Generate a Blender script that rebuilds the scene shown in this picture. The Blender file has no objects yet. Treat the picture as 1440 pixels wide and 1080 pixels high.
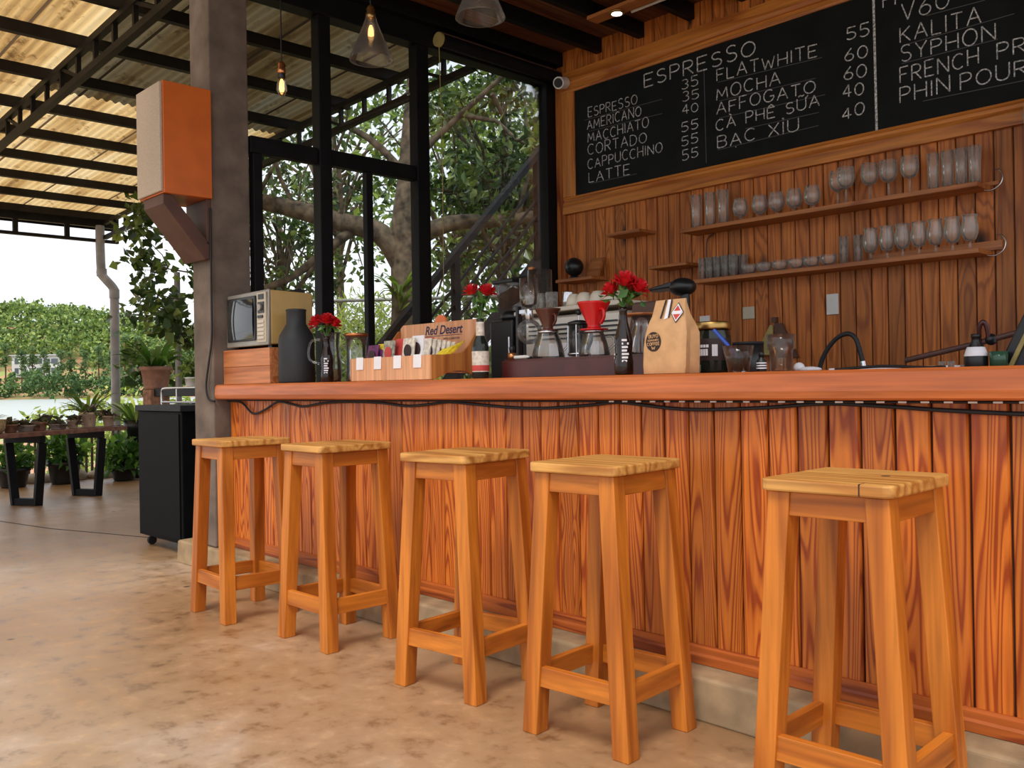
import bpy, bmesh, math, random
from mathutils import Vector, Matrix, noise as mnoise
random.seed(7)
SC = bpy.context.scene
COL = SC.collection
PI = math.pi
V = Vector

# ------------------------------------------------------------------ camera
cam_d = bpy.data.cameras.new('camera'); cam = bpy.data.objects.new('camera', cam_d); COL.objects.link(cam)
cam_d.sensor_fit = 'HORIZONTAL'; cam_d.sensor_width = 36.0; cam_d.lens = 36.0 * 1291.18 / 1440.0
cam_d.clip_end = 3000
yaw, pit, rol = (math.radians(a) for a in (136.4957, 0.0848, -0.87897))
fw = V((math.cos(pit)*math.cos(yaw), math.cos(pit)*math.sin(yaw), math.sin(pit)))
r0 = V((math.sin(yaw), -math.cos(yaw), 0)); u0 = r0.cross(fw)
rt = math.cos(rol)*r0 + math.sin(rol)*u0
up = -math.sin(rol)*r0 + math.cos(rol)*u0
mw = Matrix.Identity(4)
for i in range(3):
    mw[i][0] = rt[i]; mw[i][1] = up[i]; mw[i][2] = -fw[i]
mw[2][3] = 1.05
cam.matrix_world = mw
SC.camera = cam

# ------------------------------------------------------------------ sky, sun, exposure
SC.cycles.transparent_max_bounces = 48
SC.view_settings.view_transform = 'Standard'; SC.view_settings.look = 'None'
SC.view_settings.exposure = 0.2; SC.view_settings.gamma = 1.0; SC.view_settings.use_curve_mapping = False
world = bpy.data.worlds.new('overcast_sky'); SC.world = world; world.use_nodes = True
wn = world.node_tree; wn.nodes.clear()
tc = wn.nodes.new('ShaderNodeTexCoord'); nz = wn.nodes.new('ShaderNodeTexNoise')
nz.inputs['Scale'].default_value = 2.2; nz.inputs['Detail'].default_value = 5
cr = wn.nodes.new('ShaderNodeValToRGB')
cr.color_ramp.elements[0].position = .35; cr.color_ramp.elements[0].color = (.56, .61, .69, 1)
cr.color_ramp.elements[1].position = .62; cr.color_ramp.elements[1].color = (.93, .96, 1.0, 1)
bg = wn.nodes.new('ShaderNodeBackground'); bg.inputs['Strength'].default_value = 1.32
wo = wn.nodes.new('ShaderNodeOutputWorld')
wn.links.new(tc.outputs['Generated'], nz.inputs['Vector']); wn.links.new(nz.outputs['Fac'], cr.inputs['Fac'])
wn.links.new(cr.outputs['Color'], bg.inputs['Color']); wn.links.new(bg.outputs[0], wo.inputs[0])
sun_d = bpy.data.lights.new('hazy_sun', 'SUN'); sun_d.energy = 2.5; sun_d.angle = math.radians(24); sun_d.color = (1, .95, .87)
sun = bpy.data.objects.new('hazy_sun', sun_d); COL.objects.link(sun)
sun.rotation_euler = V((-.26, .46, -.85)).to_track_quat('-Z', 'Y').to_euler()

# ------------------------------------------------------------------ materials
def new_mat(name):
    m = bpy.data.materials.new(name); m.use_nodes = True
    nt = m.node_tree; b = nt.nodes['Principled BSDF']
    return m, nt, b
def N(nt, t, **kw):
    n = nt.nodes.new(t)
    for k, v in kw.items():
        if k in n.inputs: n.inputs[k].default_value = v
        else: setattr(n, k, v)
    return n
def L(nt, a, b): nt.links.new(a, b)
def math_n(nt, op, a, b=None):
    n = nt.nodes.new('ShaderNodeMath'); n.operation = op
    for i, x in enumerate((a, b)):
        if x is None: continue
        if isinstance(x, (int, float)): n.inputs[i].default_value = x
        else: L(nt, x, n.inputs[i])
    return n.outputs[0]
def ramp(nt, fac, stops):
    n = nt.nodes.new('ShaderNodeValToRGB'); e = n.color_ramp.elements
    while len(e) < len(stops): e.new(.5)
    for el, (p, c) in zip(e, stops):
        el.position = p; el.color = (*c[:3], 1)
    L(nt, fac, n.inputs['Fac']); return n.outputs['Color']
def mixc(nt, fac, a, b, mode='MIX'):
    n = nt.nodes.new('ShaderNodeMix'); n.data_type = 'RGBA'; n.blend_type = mode
    for s, x in ((0, fac), (6, a), (7, b)):
        if isinstance(x, (int, float)): n.inputs[s].default_value = x
        elif isinstance(x, tuple): n.inputs[s].default_value = (*x[:3], 1)
        else: L(nt, x, n.inputs[s])
    return n.outputs[2]
def plain(name, c, rough=.5, metal=0., var=.12, scale=9, emit=None, bump=0., spec=.5):
    m, nt, b = new_mat(name)
    g = N(nt, 'ShaderNodeNewGeometry'); n = N(nt, 'ShaderNodeTexNoise', Scale=scale, Detail=4)
    L(nt, g.outputs['Position'], n.inputs['Vector'])
    lo = tuple(x*(1-var) for x in c); hi = tuple(min(1, x*(1+var)) for x in c)
    L(nt, ramp(nt, n.outputs['Fac'], [(.3, lo), (.7, hi)]), b.inputs['Base Color'])
    b.inputs['Roughness'].default_value = rough; b.inputs['Metallic'].default_value = metal
    b.inputs['Specular IOR Level'].default_value = spec
    if bump:
        bp = N(nt, 'ShaderNodeBump', Strength=bump, Distance=.01)
        L(nt, n.outputs['Fac'], bp.inputs['Height']); L(nt, bp.outputs[0], b.inputs['Normal'])
    if emit:
        b.inputs['Emission Color'].default_value = (*emit[0], 1); b.inputs['Emission Strength'].default_value = emit[1]
    return m
def wood(name, light, dark, axis='Z', scale=1., ring=7., rough=.42, stretch=.1, var=.25, knots=0., lo=.08, hi=.92):
    m, nt, b = new_mat(name)
    g = N(nt, 'ShaderNodeNewGeometry')
    off = nt.nodes.new('ShaderNodeVectorMath'); off.operation = 'MULTIPLY'
    cmb = N(nt, 'ShaderNodeCombineXYZ')
    for i in range(3): L(nt, g.outputs['Random Per Island'], cmb.inputs[i])
    off.inputs[1].default_value = (37., 53., 91.); L(nt, cmb.outputs[0], off.inputs[0])
    mul = nt.nodes.new('ShaderNodeVectorMath'); mul.operation = 'MULTIPLY'
    s = [scale]*3; s['XYZ'.index(axis)] = scale*stretch
    mul.inputs[1].default_value = s; L(nt, g.outputs['Position'], mul.inputs[0])
    add = nt.nodes.new('ShaderNodeVectorMath'); L(nt, mul.outputs[0], add.inputs[0]); L(nt, off.outputs[0], add.inputs[1])
    n1 = N(nt, 'ShaderNodeTexNoise', Scale=6., Detail=1.5, Roughness=.4, Distortion=.25); L(nt, add.outputs[0], n1.inputs['Vector'])
    val = math_n(nt, 'MULTIPLY', n1.outputs['Fac'], ring)
    kd = None
    if knots:
        vo = N(nt, 'ShaderNodeTexVoronoi', Scale=knots); ks = nt.nodes.new('ShaderNodeVectorMath'); ks.operation = 'MULTIPLY'
        k3 = [1.]*3; k3['XYZ'.index(axis)] = .55; ks.inputs[1].default_value = k3
        ad2 = nt.nodes.new('ShaderNodeVectorMath'); L(nt, g.outputs['Position'], ks.inputs[0]); L(nt, ks.outputs[0], ad2.inputs[0]); L(nt, off.outputs[0], ad2.inputs[1])
        L(nt, ad2.outputs[0], vo.inputs['Vector'])
        kd = vo.outputs['Distance']
        mr = N(nt, 'ShaderNodeMapRange'); mr.interpolation_type = 'SMOOTHSTEP'
        mr.inputs['From Min'].default_value = .05; mr.inputs['From Max'].default_value = .42
        mr.inputs['To Min'].default_value = 2.6; mr.inputs['To Max'].default_value = 0
        L(nt, kd, mr.inputs['Value']); val = math_n(nt, 'ADD', val, mr.outputs[0])
    fr = math_n(nt, 'FRACT', val)
    mid = tuple(a*.6+d*.4 for a, d in zip(light, dark))
    c = ramp(nt, fr, [(0., dark), (lo, light), (.5, light), (hi-.14, mid), (hi, dark)])
    n2 = N(nt, 'ShaderNodeTexNoise', Scale=70., Detail=2.); mu2 = nt.nodes.new('ShaderNodeVectorMath'); mu2.operation = 'MULTIPLY'
    s2 = [1.]*3; s2['XYZ'.index(axis)] = .05; mu2.inputs[1].default_value = s2
    L(nt, g.outputs['Position'], mu2.inputs[0]); L(nt, mu2.outputs[0], n2.inputs['Vector'])
    f = ramp(nt, n2.outputs['Fac'], [(.3, (.78,)*3), (.7, (1.12,)*3)])
    c = mixc(nt, 1., c, f, 'MULTIPLY')
    v = ramp(nt, g.outputs['Random Per Island'], [(0., (1-var,)*3), (.45, (1., 1-var*.25, 1-var*.4)), (1., (1+var*.35, 1+var*.3, 1+var*.2))])
    c = mixc(nt, 1., c, v, 'MULTIPLY')
    if kd is not None:
        kk = ramp(nt, kd, [(.055, (1,)*3), (.11, (0,)*3)])
        c = mixc(nt, kk, c, (.035, .012, .005))
    L(nt, c, b.inputs['Base Color']); b.inputs['Roughness'].default_value = rough
    bp = N(nt, 'ShaderNodeBump', Strength=.12, Distance=.004); L(nt, n2.outputs['Fac'], bp.inputs['Height']); L(nt, bp.outputs[0], b.inputs['Normal'])
    return m
def glass(name, tint=(1, 1, 1), ior=1.45, rim=.5, rough=.0, glint=.0):
    m = bpy.data.materials.new(name); m.use_nodes = True; nt = m.node_tree; nt.nodes.clear()
    o = N(nt, 'ShaderNodeOutputMaterial'); t = N(nt, 'ShaderNodeBsdfTransparent'); gl = N(nt, 'ShaderNodeBsdfGlossy')
    t.inputs['Color'].default_value = (*tint, 1); gl.inputs['Roughness'].default_value = .03 + rough
    fr = N(nt, 'ShaderNodeFresnel', IOR=ior); lw = N(nt, 'ShaderNodeLayerWeight', Blend=.25)
    pw = math_n(nt, 'MULTIPLY', math_n(nt, 'POWER', lw.outputs['Facing'], 3.), rim)
    fac = math_n(nt, 'MAXIMUM', fr.outputs[0], pw)
    fac = math_n(nt, 'MINIMUM', fac, .9)
    mx = N(nt, 'ShaderNodeMixShader'); L(nt, fac, mx.inputs[0]); L(nt, t.outputs[0], mx.inputs[1]); L(nt, gl.outputs[0], mx.inputs[2])
    if glint:
        df = N(nt, 'ShaderNodeBsdfDiffuse'); df.inputs['Color'].default_value = (.95, .92, .86, 1); m2 = N(nt, 'ShaderNodeMixShader')  # white diffuse mixed in, heaviest at edges, standing in for bright highlights
        L(nt, math_n(nt, 'ADD', math_n(nt, 'MULTIPLY', math_n(nt, 'POWER', lw.outputs['Facing'], 2.), glint*3), glint*.4), m2.inputs[0]); L(nt, mx.outputs[0], m2.inputs[1]); L(nt, df.outputs[0], m2.inputs[2]); L(nt, m2.outputs[0], o.inputs[0])
    else: L(nt, mx.outputs[0], o.inputs[0])
    return m
def leafmat(name, stops, trans=.35, rough=.4):
    m, nt, b = new_mat(name)
    g = N(nt, 'ShaderNodeNewGeometry'); c = ramp(nt, g.outputs['Random Per Island'], stops)
    L(nt, c, b.inputs['Base Color']); b.inputs['Roughness'].default_value = rough
    t = N(nt, 'ShaderNodeBsdfTranslucent'); c2 = mixc(nt, 1., c, (1.5, 1.6, .6), 'MULTIPLY'); L(nt, c2, t.inputs['Color'])
    mx = N(nt, 'ShaderNodeMixShader'); mx.inputs[0].default_value = trans
    L(nt, b.outputs[0], mx.inputs[1]); L(nt, t.outputs[0], mx.inputs[2]); L(nt, mx.outputs[0], nt.nodes['Material Output'].inputs[0])
    return m

PANEL_L, PANEL_D = (.72, .205, .025), (.37, .063, .008)
M = {}
M['panel'] = wood('counter_pine', PANEL_L, PANEL_D, 'Z', 1.6, 22., .42, .055, .26, knots=2.3, lo=.2, hi=.86)
M['wallwood'] = wood('wall_pine', (.58, .185, .031), (.36, .10, .017), 'Z', 1.6, 9., .5, .07, .3, knots=2.2, lo=.2, hi=.88)
M['trimx'] = wood('trim_pine', (.46, .115, .02), (.26, .05, .01), 'X', 1.5, 6., .4, .08, .2)
M['trimz'] = wood('trim_pine_upright', (.60, .19, .04), (.28, .055, .012), 'Z', 1.5, 6., .4, .08, .2)
M['framex'] = wood('board_frame_pine', (.62, .225, .038), (.42, .12, .018), 'X', 1.2, 5., .4, .06, .15)
M['framez'] = wood('board_frame_pine_upright', (.62, .225, .038), (.42, .12, .018), 'Z', 1.2, 5., .4, .06, .15)
M['slab'] = wood('counter_slab', (.57, .16, .045), (.46, .115, .028), 'X', .9, 4., .36, .07, .06, lo=.3, hi=.8)
M['shelf'] = wood('shelf_pine', (.50, .18, .05), (.32, .09, .02), 'X', 1.4, 5., .45, .08, .15)
ST_L, ST_D = (.62, .20, .022), (.42, .115, .011)
M['stool'] = wood('stool_wood', ST_L, ST_D, 'Z', 1.2, 5., .38, .06, .22, lo=.3, hi=.85)
M['stoolx'] = wood('stool_wood_rail', ST_L, ST_D, 'X', 1.2, 5., .38, .06, .2, lo=.3, hi=.85)
M['stooly'] = wood('stool_wood_side', ST_L, ST_D, 'Y', 1.2, 5., .38, .06, .2, lo=.3, hi=.85)
M['seat'] = wood('stool_seat_wood', (.62, .315, .082), (.40, .16, .03), 'X', 1.3, 6., .45, .06, .22, lo=.25, hi=.85)
M['plywood'] = wood('display_plywood', (.80, .40, .20), (.66, .28, .12), 'Z', 1., 3., .5, .05, .1, lo=.3, hi=.8)
M['plyside'] = wood('display_side_wood', (.62, .24, .055), (.45, .14, .03), 'Z', 1.5, 5., .4, .05, .1, lo=.3, hi=.8)
M['boxwood'] = wood('box_wood', (.66, .25, .09), (.46, .13, .035), 'X', 1.4, 5., .45, .06, .2)
M['ceil'] = wood('ceiling_boards', (.20, .075, .03), (.12, .035, .014), 'Y', 1.4, 5., .55, .07, .3)
M['maroon'] = plain('maroon_lacquer', (.075, .014, .011), .3, var=.25, scale=14)
M['steelblack'] = plain('black_painted_steel', (.006, .006, .007), .5, .0, .3, 6, spec=.18)
M['truss'] = plain('dark_painted_steel', (.012, .010, .010), .55, .0, .35, 8, spec=.2)
M['black'] = plain('black_plastic', (.01, .01, .011), .35)
M['rubber'] = plain('black_rubber', (.012, .011, .012), .6)
M['cab'] = plain('black_cabinet_steel', (.004, .0045, .0055), .55, 0, .2, 20, spec=.08)
M['cablip'] = plain('dark_grey_steel_lip', (.022, .024, .028), .5, spec=.15)
M['chrome'] = plain('brushed_steel', (.62, .62, .63), .22, 1., .08)
M['steel'] = plain('cream_steel', (.60, .55, .47), .32, .35, .1)
M['white'] = plain('white_plastic', (.78, .76, .72), .45, var=.06)
M['outlet'] = plain('cream_switch_plastic', (.58, .50, .38), .45, var=.06)
M['paper'] = plain('white_card', (.85, .83, .86), .7, var=.04)
M['cream'] = plain('cream_ceramic', (.66, .58, .46), .3, var=.08)
M['red'] = plain('red_ceramic', (.62, .010, .012), .22, var=.1)
M['rose'] = plain('red_petal', (.58, .006, .012), .5, var=.3, scale=60)
M['brownglaze'] = plain('brown_glaze', (.10, .03, .018), .2, var=.2)
M['copper'] = plain('copper', (.62, .26, .10), .28, .9, .1)
M['brass'] = plain('brass', (.50, .30, .10), .3, .95, .15)
M['terracotta'] = plain('terracotta', (.36, .18, .12), .8, var=.2, scale=20, bump=.2)
M['terralight'] = plain('pale_clay', (.52, .38, .28), .8, var=.15, scale=25)
M['concrete'] = plain('pillar_concrete', (.165, .125, .098), .85, var=.3, scale=7, bump=.35)
M['kerb'] = plain('kerb_concrete', (.31, .215, .12), .8, var=.32, scale=9, bump=.3)
M['stone'] = plain('edge_stone', (.44, .37, .33), .85, var=.3, scale=5, bump=.4)
M['brick'] = plain('pier_brick', (.30, .15, .09), .85, var=.5, scale=22, bump=.5)
M['kraft'] = plain('kraft_paper', (.66, .37, .17), .65, var=.12, scale=24, bump=.15)
M['ink'] = plain('dark_print', (.03, .012, .01), .6)
M['navyink'] = plain('navy_print', (.025, .018, .075), .6)
M['redink'] = plain('red_print', (.60, .06, .05), .6)
M['orangeink'] = plain('orange_print', (.80, .20, .07), .6)
M['yellow'] = plain('yellow_card', (.80, .58, .03), .6, var=.2, scale=60)
M['purple'] = plain('purple_card', (.13, .02, .10), .6, var=.5, scale=50)
M['greycard'] = plain('grey_green_card', (.34, .32, .25), .6, var=.5, scale=60)
M['palecard'] = plain('pale_card', (.70, .62, .52), .6, var=.3, scale=60)
M['jug'] = plain('matt_charcoal', (.022, .024, .027), .6, var=.15)
M['tvcase'] = plain('yellowed_tv_case', (.52, .33, .11), .45, var=.08)
M['tvface'] = plain('silver_tv_face', (.34, .31, .26), .35, .3, .1)
M['speakergrille'] = plain('cream_grille_cloth', (.50, .40, .31), .9, var=.12, scale=120)
M['speakerwood'] = plain('orange_speaker_veneer', (.64, .14, .018), .35, var=.1, scale=6)
M['bracket'] = plain('brown_painted_bracket', (.10, .042, .03), .5, var=.2)
M['bulb'] = plain('glowing_filament', (1, .55, .2), .3, emit=((1., .42, .09), 9.))
M['bulbglass'] = plain('amber_bulb', (1, .7, .3), .2, emit=((1., .50, .14), 2.2))
M['led'] = plain('lit_led', (1, 1, 1), .3, emit=((1., .88, .72), 3.))
M['tube'] = plain('white_conduit', (.72, .66, .62), .4, var=.03)
M['pipe'] = plain('grey_drain_pipe', (.30, .28, .30), .5, var=.25, scale=6)
M['bluestraw'] = plain('blue_straw', (.02, .07, .38), .4)
M['green'] = plain('green_glass_liquid', (.03, .09, .05), .15)
M['olive'] = plain('olive_paper', (.38, .30, .10), .7, var=.2)
M['board'] = plain('chalkboard_slate', (.007, .0085, .008), .65, var=.35, scale=5, spec=.2)
M['basket'] = plain('dry_wicker', (.42, .30, .15), .85, var=.4, scale=60)
M['bamboo'] = plain('dark_rods', (.09, .055, .05), .7, var=.3)
M['bark'] = plain('tree_bark', (.11, .082, .055), .9, var=.75, scale=11, bump=.7)
M['redbark'] = plain('mossy_red_bark', (.10, .055, .035), .95, var=.7, scale=25, bump=.8)
M['fence'] = plain('galvanised_wire', (.45, .45, .43), .5, .4)
M['greyfix'] = plain('grey_fixture', (.36, .34, .30), .5)
M['housewall'] = plain('white_render', (.70, .70, .72), .8, var=.05)
M['houseroof'] = plain('pale_roof', (.50, .52, .56), .6)
M['housewin'] = plain('dark_window', (.10, .12, .14), .3)
M['soil'] = plain('potting_soil', (.05, .03, .02), .95)
M['tabletop'] = plain('weathered_red_timber', (.22, .10, .075), .7, var=.4, scale=18)
M['pane'] = glass('window_glass', (.97, .985, .98), 1.35, .15)
M['drink'] = glass('drinking_glass', (.99, .985, .975), 1.4, .04, .05, .2)
M['clear'] = glass('clear_glass', (.99, .99, .985), 1.5, .5, .0, .02)
M['shade'] = glass('shade_glass', (.985, .98, .97), 1.4, .6, .0, .03)
M['cola'] = plain('cola_bottle_glass', (.018, .008, .006), .08, var=.1)
M['wateR'] = glass('water', (.93, .95, .94), 1.33, .4)
M['bottleglass'] = plain('dark_bottle_glass', (.012, .016, .012), .1)
M['leafdark'] = leafmat('dark_glossy_leaf', [(0, (.02, .04, .015)), (.4, (.045, .085, .028)), (.75, (.10, .16, .05)), (1, (.28, .34, .13))], .3, .28)
M['leafmid'] = leafmat('mid_green_leaf', [(0, (.05, .09, .025)), (.5, (.13, .21, .06)), (1, (.36, .45, .13))], .4, .4)
M['leafpale'] = leafmat('pale_yellow_green_leaf', [(0, (.16, .22, .06)), (.5, (.30, .38, .11)), (1, (.55, .58, .24))], .4, .6)
M['leafpot'] = leafmat('pot_plant_leaf', [(0, (.03, .09, .02)), (.6, (.08, .20, .04)), (1, (.20, .38, .08))], .35, .4)
M['succulent'] = leafmat('succulent_leaf', [(0, (.05, .05, .03)), (.5, (.12, .06, .05)), (1, (.14, .20, .08))], .1, .5)
M['forest'] = leafmat('hill_forest_leaf', [(0, (.04, .085, .03)), (.5, (.14, .22, .06)), (1, (.38, .46, .15))], .25, .8)
M['shorebush'] = leafmat('shore_bush_leaf', [(0, (.03, .07, .03)), (.5, (.07, .14, .05)), (1, (.16, .25, .09))], .25, .8)
M['pine'] = leafmat('pine_needles', [(0, (.05, .10, .04)), (.5, (.10, .17, .07)), (1, (.20, .28, .12))], .25, .8)

def floor_mat():
    m, nt, b = new_mat('polished_concrete')
    g = N(nt, 'ShaderNodeNewGeometry')
    n1 = N(nt, 'ShaderNodeTexNoise', Scale=.6, Detail=6, Roughness=.6); n2 = N(nt, 'ShaderNodeTexNoise', Scale=9., Detail=10, Roughness=.7)
    n3 = N(nt, 'ShaderNodeTexNoise', Scale=45., Detail=3)
    for n in (n1, n2, n3): L(nt, g.outputs['Position'], n.inputs['Vector'])
    c = ramp(nt, n1.outputs['Fac'], [(.30, (.25, .13, .058)), (.44, (.33, .19, .092)), (.56, (.39, .25, .145)), (.66, (.50, .39, .31))])
    c2 = ramp(nt, n2.outputs['Fac'], [(.33, (.50, .44, .38)), (.46, (.96, .95, .94)), (.55, (1.02, 1.02, 1.02)), (.68, (1.32, 1.30, 1.28))])
    c = mixc(nt, 1., c, c2, 'MULTIPLY')
    st = ramp(nt, n3.outputs['Fac'], [(.20, (1,)*3), (.25, (0,)*3)])
    c = mixc(nt, st, c, (.20, .11, .05))
    vo = N(nt, 'ShaderNodeTexVoronoi', Scale=2.1); L(nt, g.outputs['Position'], vo.inputs['Vector'])
    sp = ramp(nt, vo.outputs['Distance'], [(.03, (1,)*3), (.05, (0,)*3)])
    c = mixc(nt, sp, c, (.07, .03, .02))
    L(nt, c, b.inputs['Base Color'])
    rr = ramp(nt, n2.outputs['Fac'], [(.3, (.30,)*3), (.7, (.48,)*3)]); L(nt, rr, b.inputs['Roughness'])
    b.inputs['Specular IOR Level'].default_value = 1.0; b.inputs['Coat Weight'].default_value = .0; b.inputs['Coat Roughness'].default_value = .2
    bp = N(nt, 'ShaderNodeBump', Strength=.16, Distance=.008); L(nt, n2.outputs['Fac'], bp.inputs['Height']); L(nt, bp.outputs[0], b.inputs['Normal'])
    return m
M['floor'] = floor_mat()
def ground_mat():
    m, nt, b = new_mat('grass_and_red_soil')
    g = N(nt, 'ShaderNodeNewGeometry'); n1 = N(nt, 'ShaderNodeTexNoise', Scale=.22, Detail=6, Roughness=.6); n2 = N(nt, 'ShaderNodeTexNoise', Scale=9, Detail=4)
    for n in (n1, n2): L(nt, g.outputs['Position'], n.inputs['Vector'])
    c = ramp(nt, n1.outputs['Fac'], [(.38, (.28, .36, .10)), (.47, (.34, .40, .14)), (.52, (.52, .27, .15)), (.62, (.58, .30, .18)), (.66, (.36, .42, .14))])
    c = mixc(nt, 1., c, ramp(nt, n2.outputs['Fac'], [(.3, (.7,)*3), (.7, (1.2,)*3)]), 'MULTIPLY')
    L(nt, c, b.inputs['Base Color']); b.inputs['Roughness'].default_value = .95; return m
M['ground'] = ground_mat()
def roof_mat():
    m, nt, b = new_mat('translucent_corrugated_sheet')
    g = N(nt, 'ShaderNodeNewGeometry'); sx = N(nt, 'ShaderNodeSeparateXYZ'); L(nt, g.outputs['Position'], sx.inputs[0])
    mu = nt.nodes.new('ShaderNodeVectorMath'); mu.operation = 'MULTIPLY'; mu.inputs[1].default_value = (.06, 1., 1.); L(nt, g.outputs['Position'], mu.inputs[0])
    n1 = N(nt, 'ShaderNodeTexNoise', Scale=2.6, Detail=5, Roughness=.65); L(nt, mu.outputs[0], n1.inputs['Vector'])
    n2 = N(nt, 'ShaderNodeTexNoise', Scale=5, Detail=7, Roughness=.75); L(nt, g.outputs['Position'], n2.inputs['Vector'])
    c = ramp(nt, n1.outputs['Fac'], [(.30, (.13, .07, .03)), (.40, (.36, .21, .075)), (.50, (.55, .37, .16)), (.62, (.62, .47, .25)), (.74, (.64, .55, .36))])
    c = mixc(nt, 1., c, ramp(nt, n2.outputs['Fac'], [(.33, (.40, .32, .26)), (.46, (1, 1, 1))]), 'MULTIPLY')
    # seams between sheets every 0.76 m, and a darker, greyer tint over the area on the window side
    fr = math_n(nt, 'FRACT', math_n(nt, 'MULTIPLY', math_n(nt, 'ADD', sx.outputs['Y'], 20.), 1/.76))
    c = mixc(nt, math_n(nt, 'GREATER_THAN', fr, .972), c, (.10, .06, .03))
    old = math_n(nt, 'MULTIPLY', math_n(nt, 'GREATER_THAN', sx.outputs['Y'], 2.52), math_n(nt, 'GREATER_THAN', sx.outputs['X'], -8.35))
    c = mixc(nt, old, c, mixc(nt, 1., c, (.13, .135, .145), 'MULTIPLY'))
    L(nt, c, b.inputs['Base Color']); b.inputs['Roughness'].default_value = .6
    t = N(nt, 'ShaderNodeBsdfTranslucent'); L(nt, c, t.inputs['Color'])
    mx = N(nt, 'ShaderNodeMixShader'); mx.inputs[0].default_value = .86
    L(nt, b.outputs[0], mx.inputs[1]); L(nt, t.outputs[0], mx.inputs[2]); L(nt, mx.outputs[0], nt.nodes['Material Output'].inputs[0])
    return m
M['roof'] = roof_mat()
def water_mat():
    m, nt, b = new_mat('lake_water'); b.inputs['Base Color'].default_value = (.46, .50, .48, 1); b.inputs['Roughness'].default_value = .3
    b.inputs['IOR'].default_value = 1.33; g = N(nt, 'ShaderNodeNewGeometry'); n = N(nt, 'ShaderNodeTexNoise', Scale=.8, Detail=3)
    L(nt, g.outputs['Position'], n.inputs['Vector']); bp = N(nt, 'ShaderNodeBump', Strength=.05); L(nt, n.outputs['Fac'], bp.inputs['Height']); L(nt, bp.outputs[0], b.inputs['Normal'])
    return m
M['lake'] = water_mat()
def chalk_mat():
    m, nt, b = new_mat('chalk'); g = N(nt, 'ShaderNodeNewGeometry'); n = N(nt, 'ShaderNodeTexNoise', Scale=90, Detail=3); L(nt, g.outputs['Position'], n.inputs['Vector'])
    L(nt, ramp(nt, n.outputs['Fac'], [(.35, (.22, .22, .21)), (.62, (.78, .77, .74))]), b.inputs['Base Color']); b.inputs['Roughness'].default_value = .95; return m
M['chalk'] = chalk_mat()
def chalk_faint():
    m, nt, b = new_mat('faint_chalk'); b.inputs['Base Color'].default_value = (.10, .10, .095, 1); b.inputs['Roughness'].default_value = .95; return m
M['chalkf'] = chalk_faint()

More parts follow.
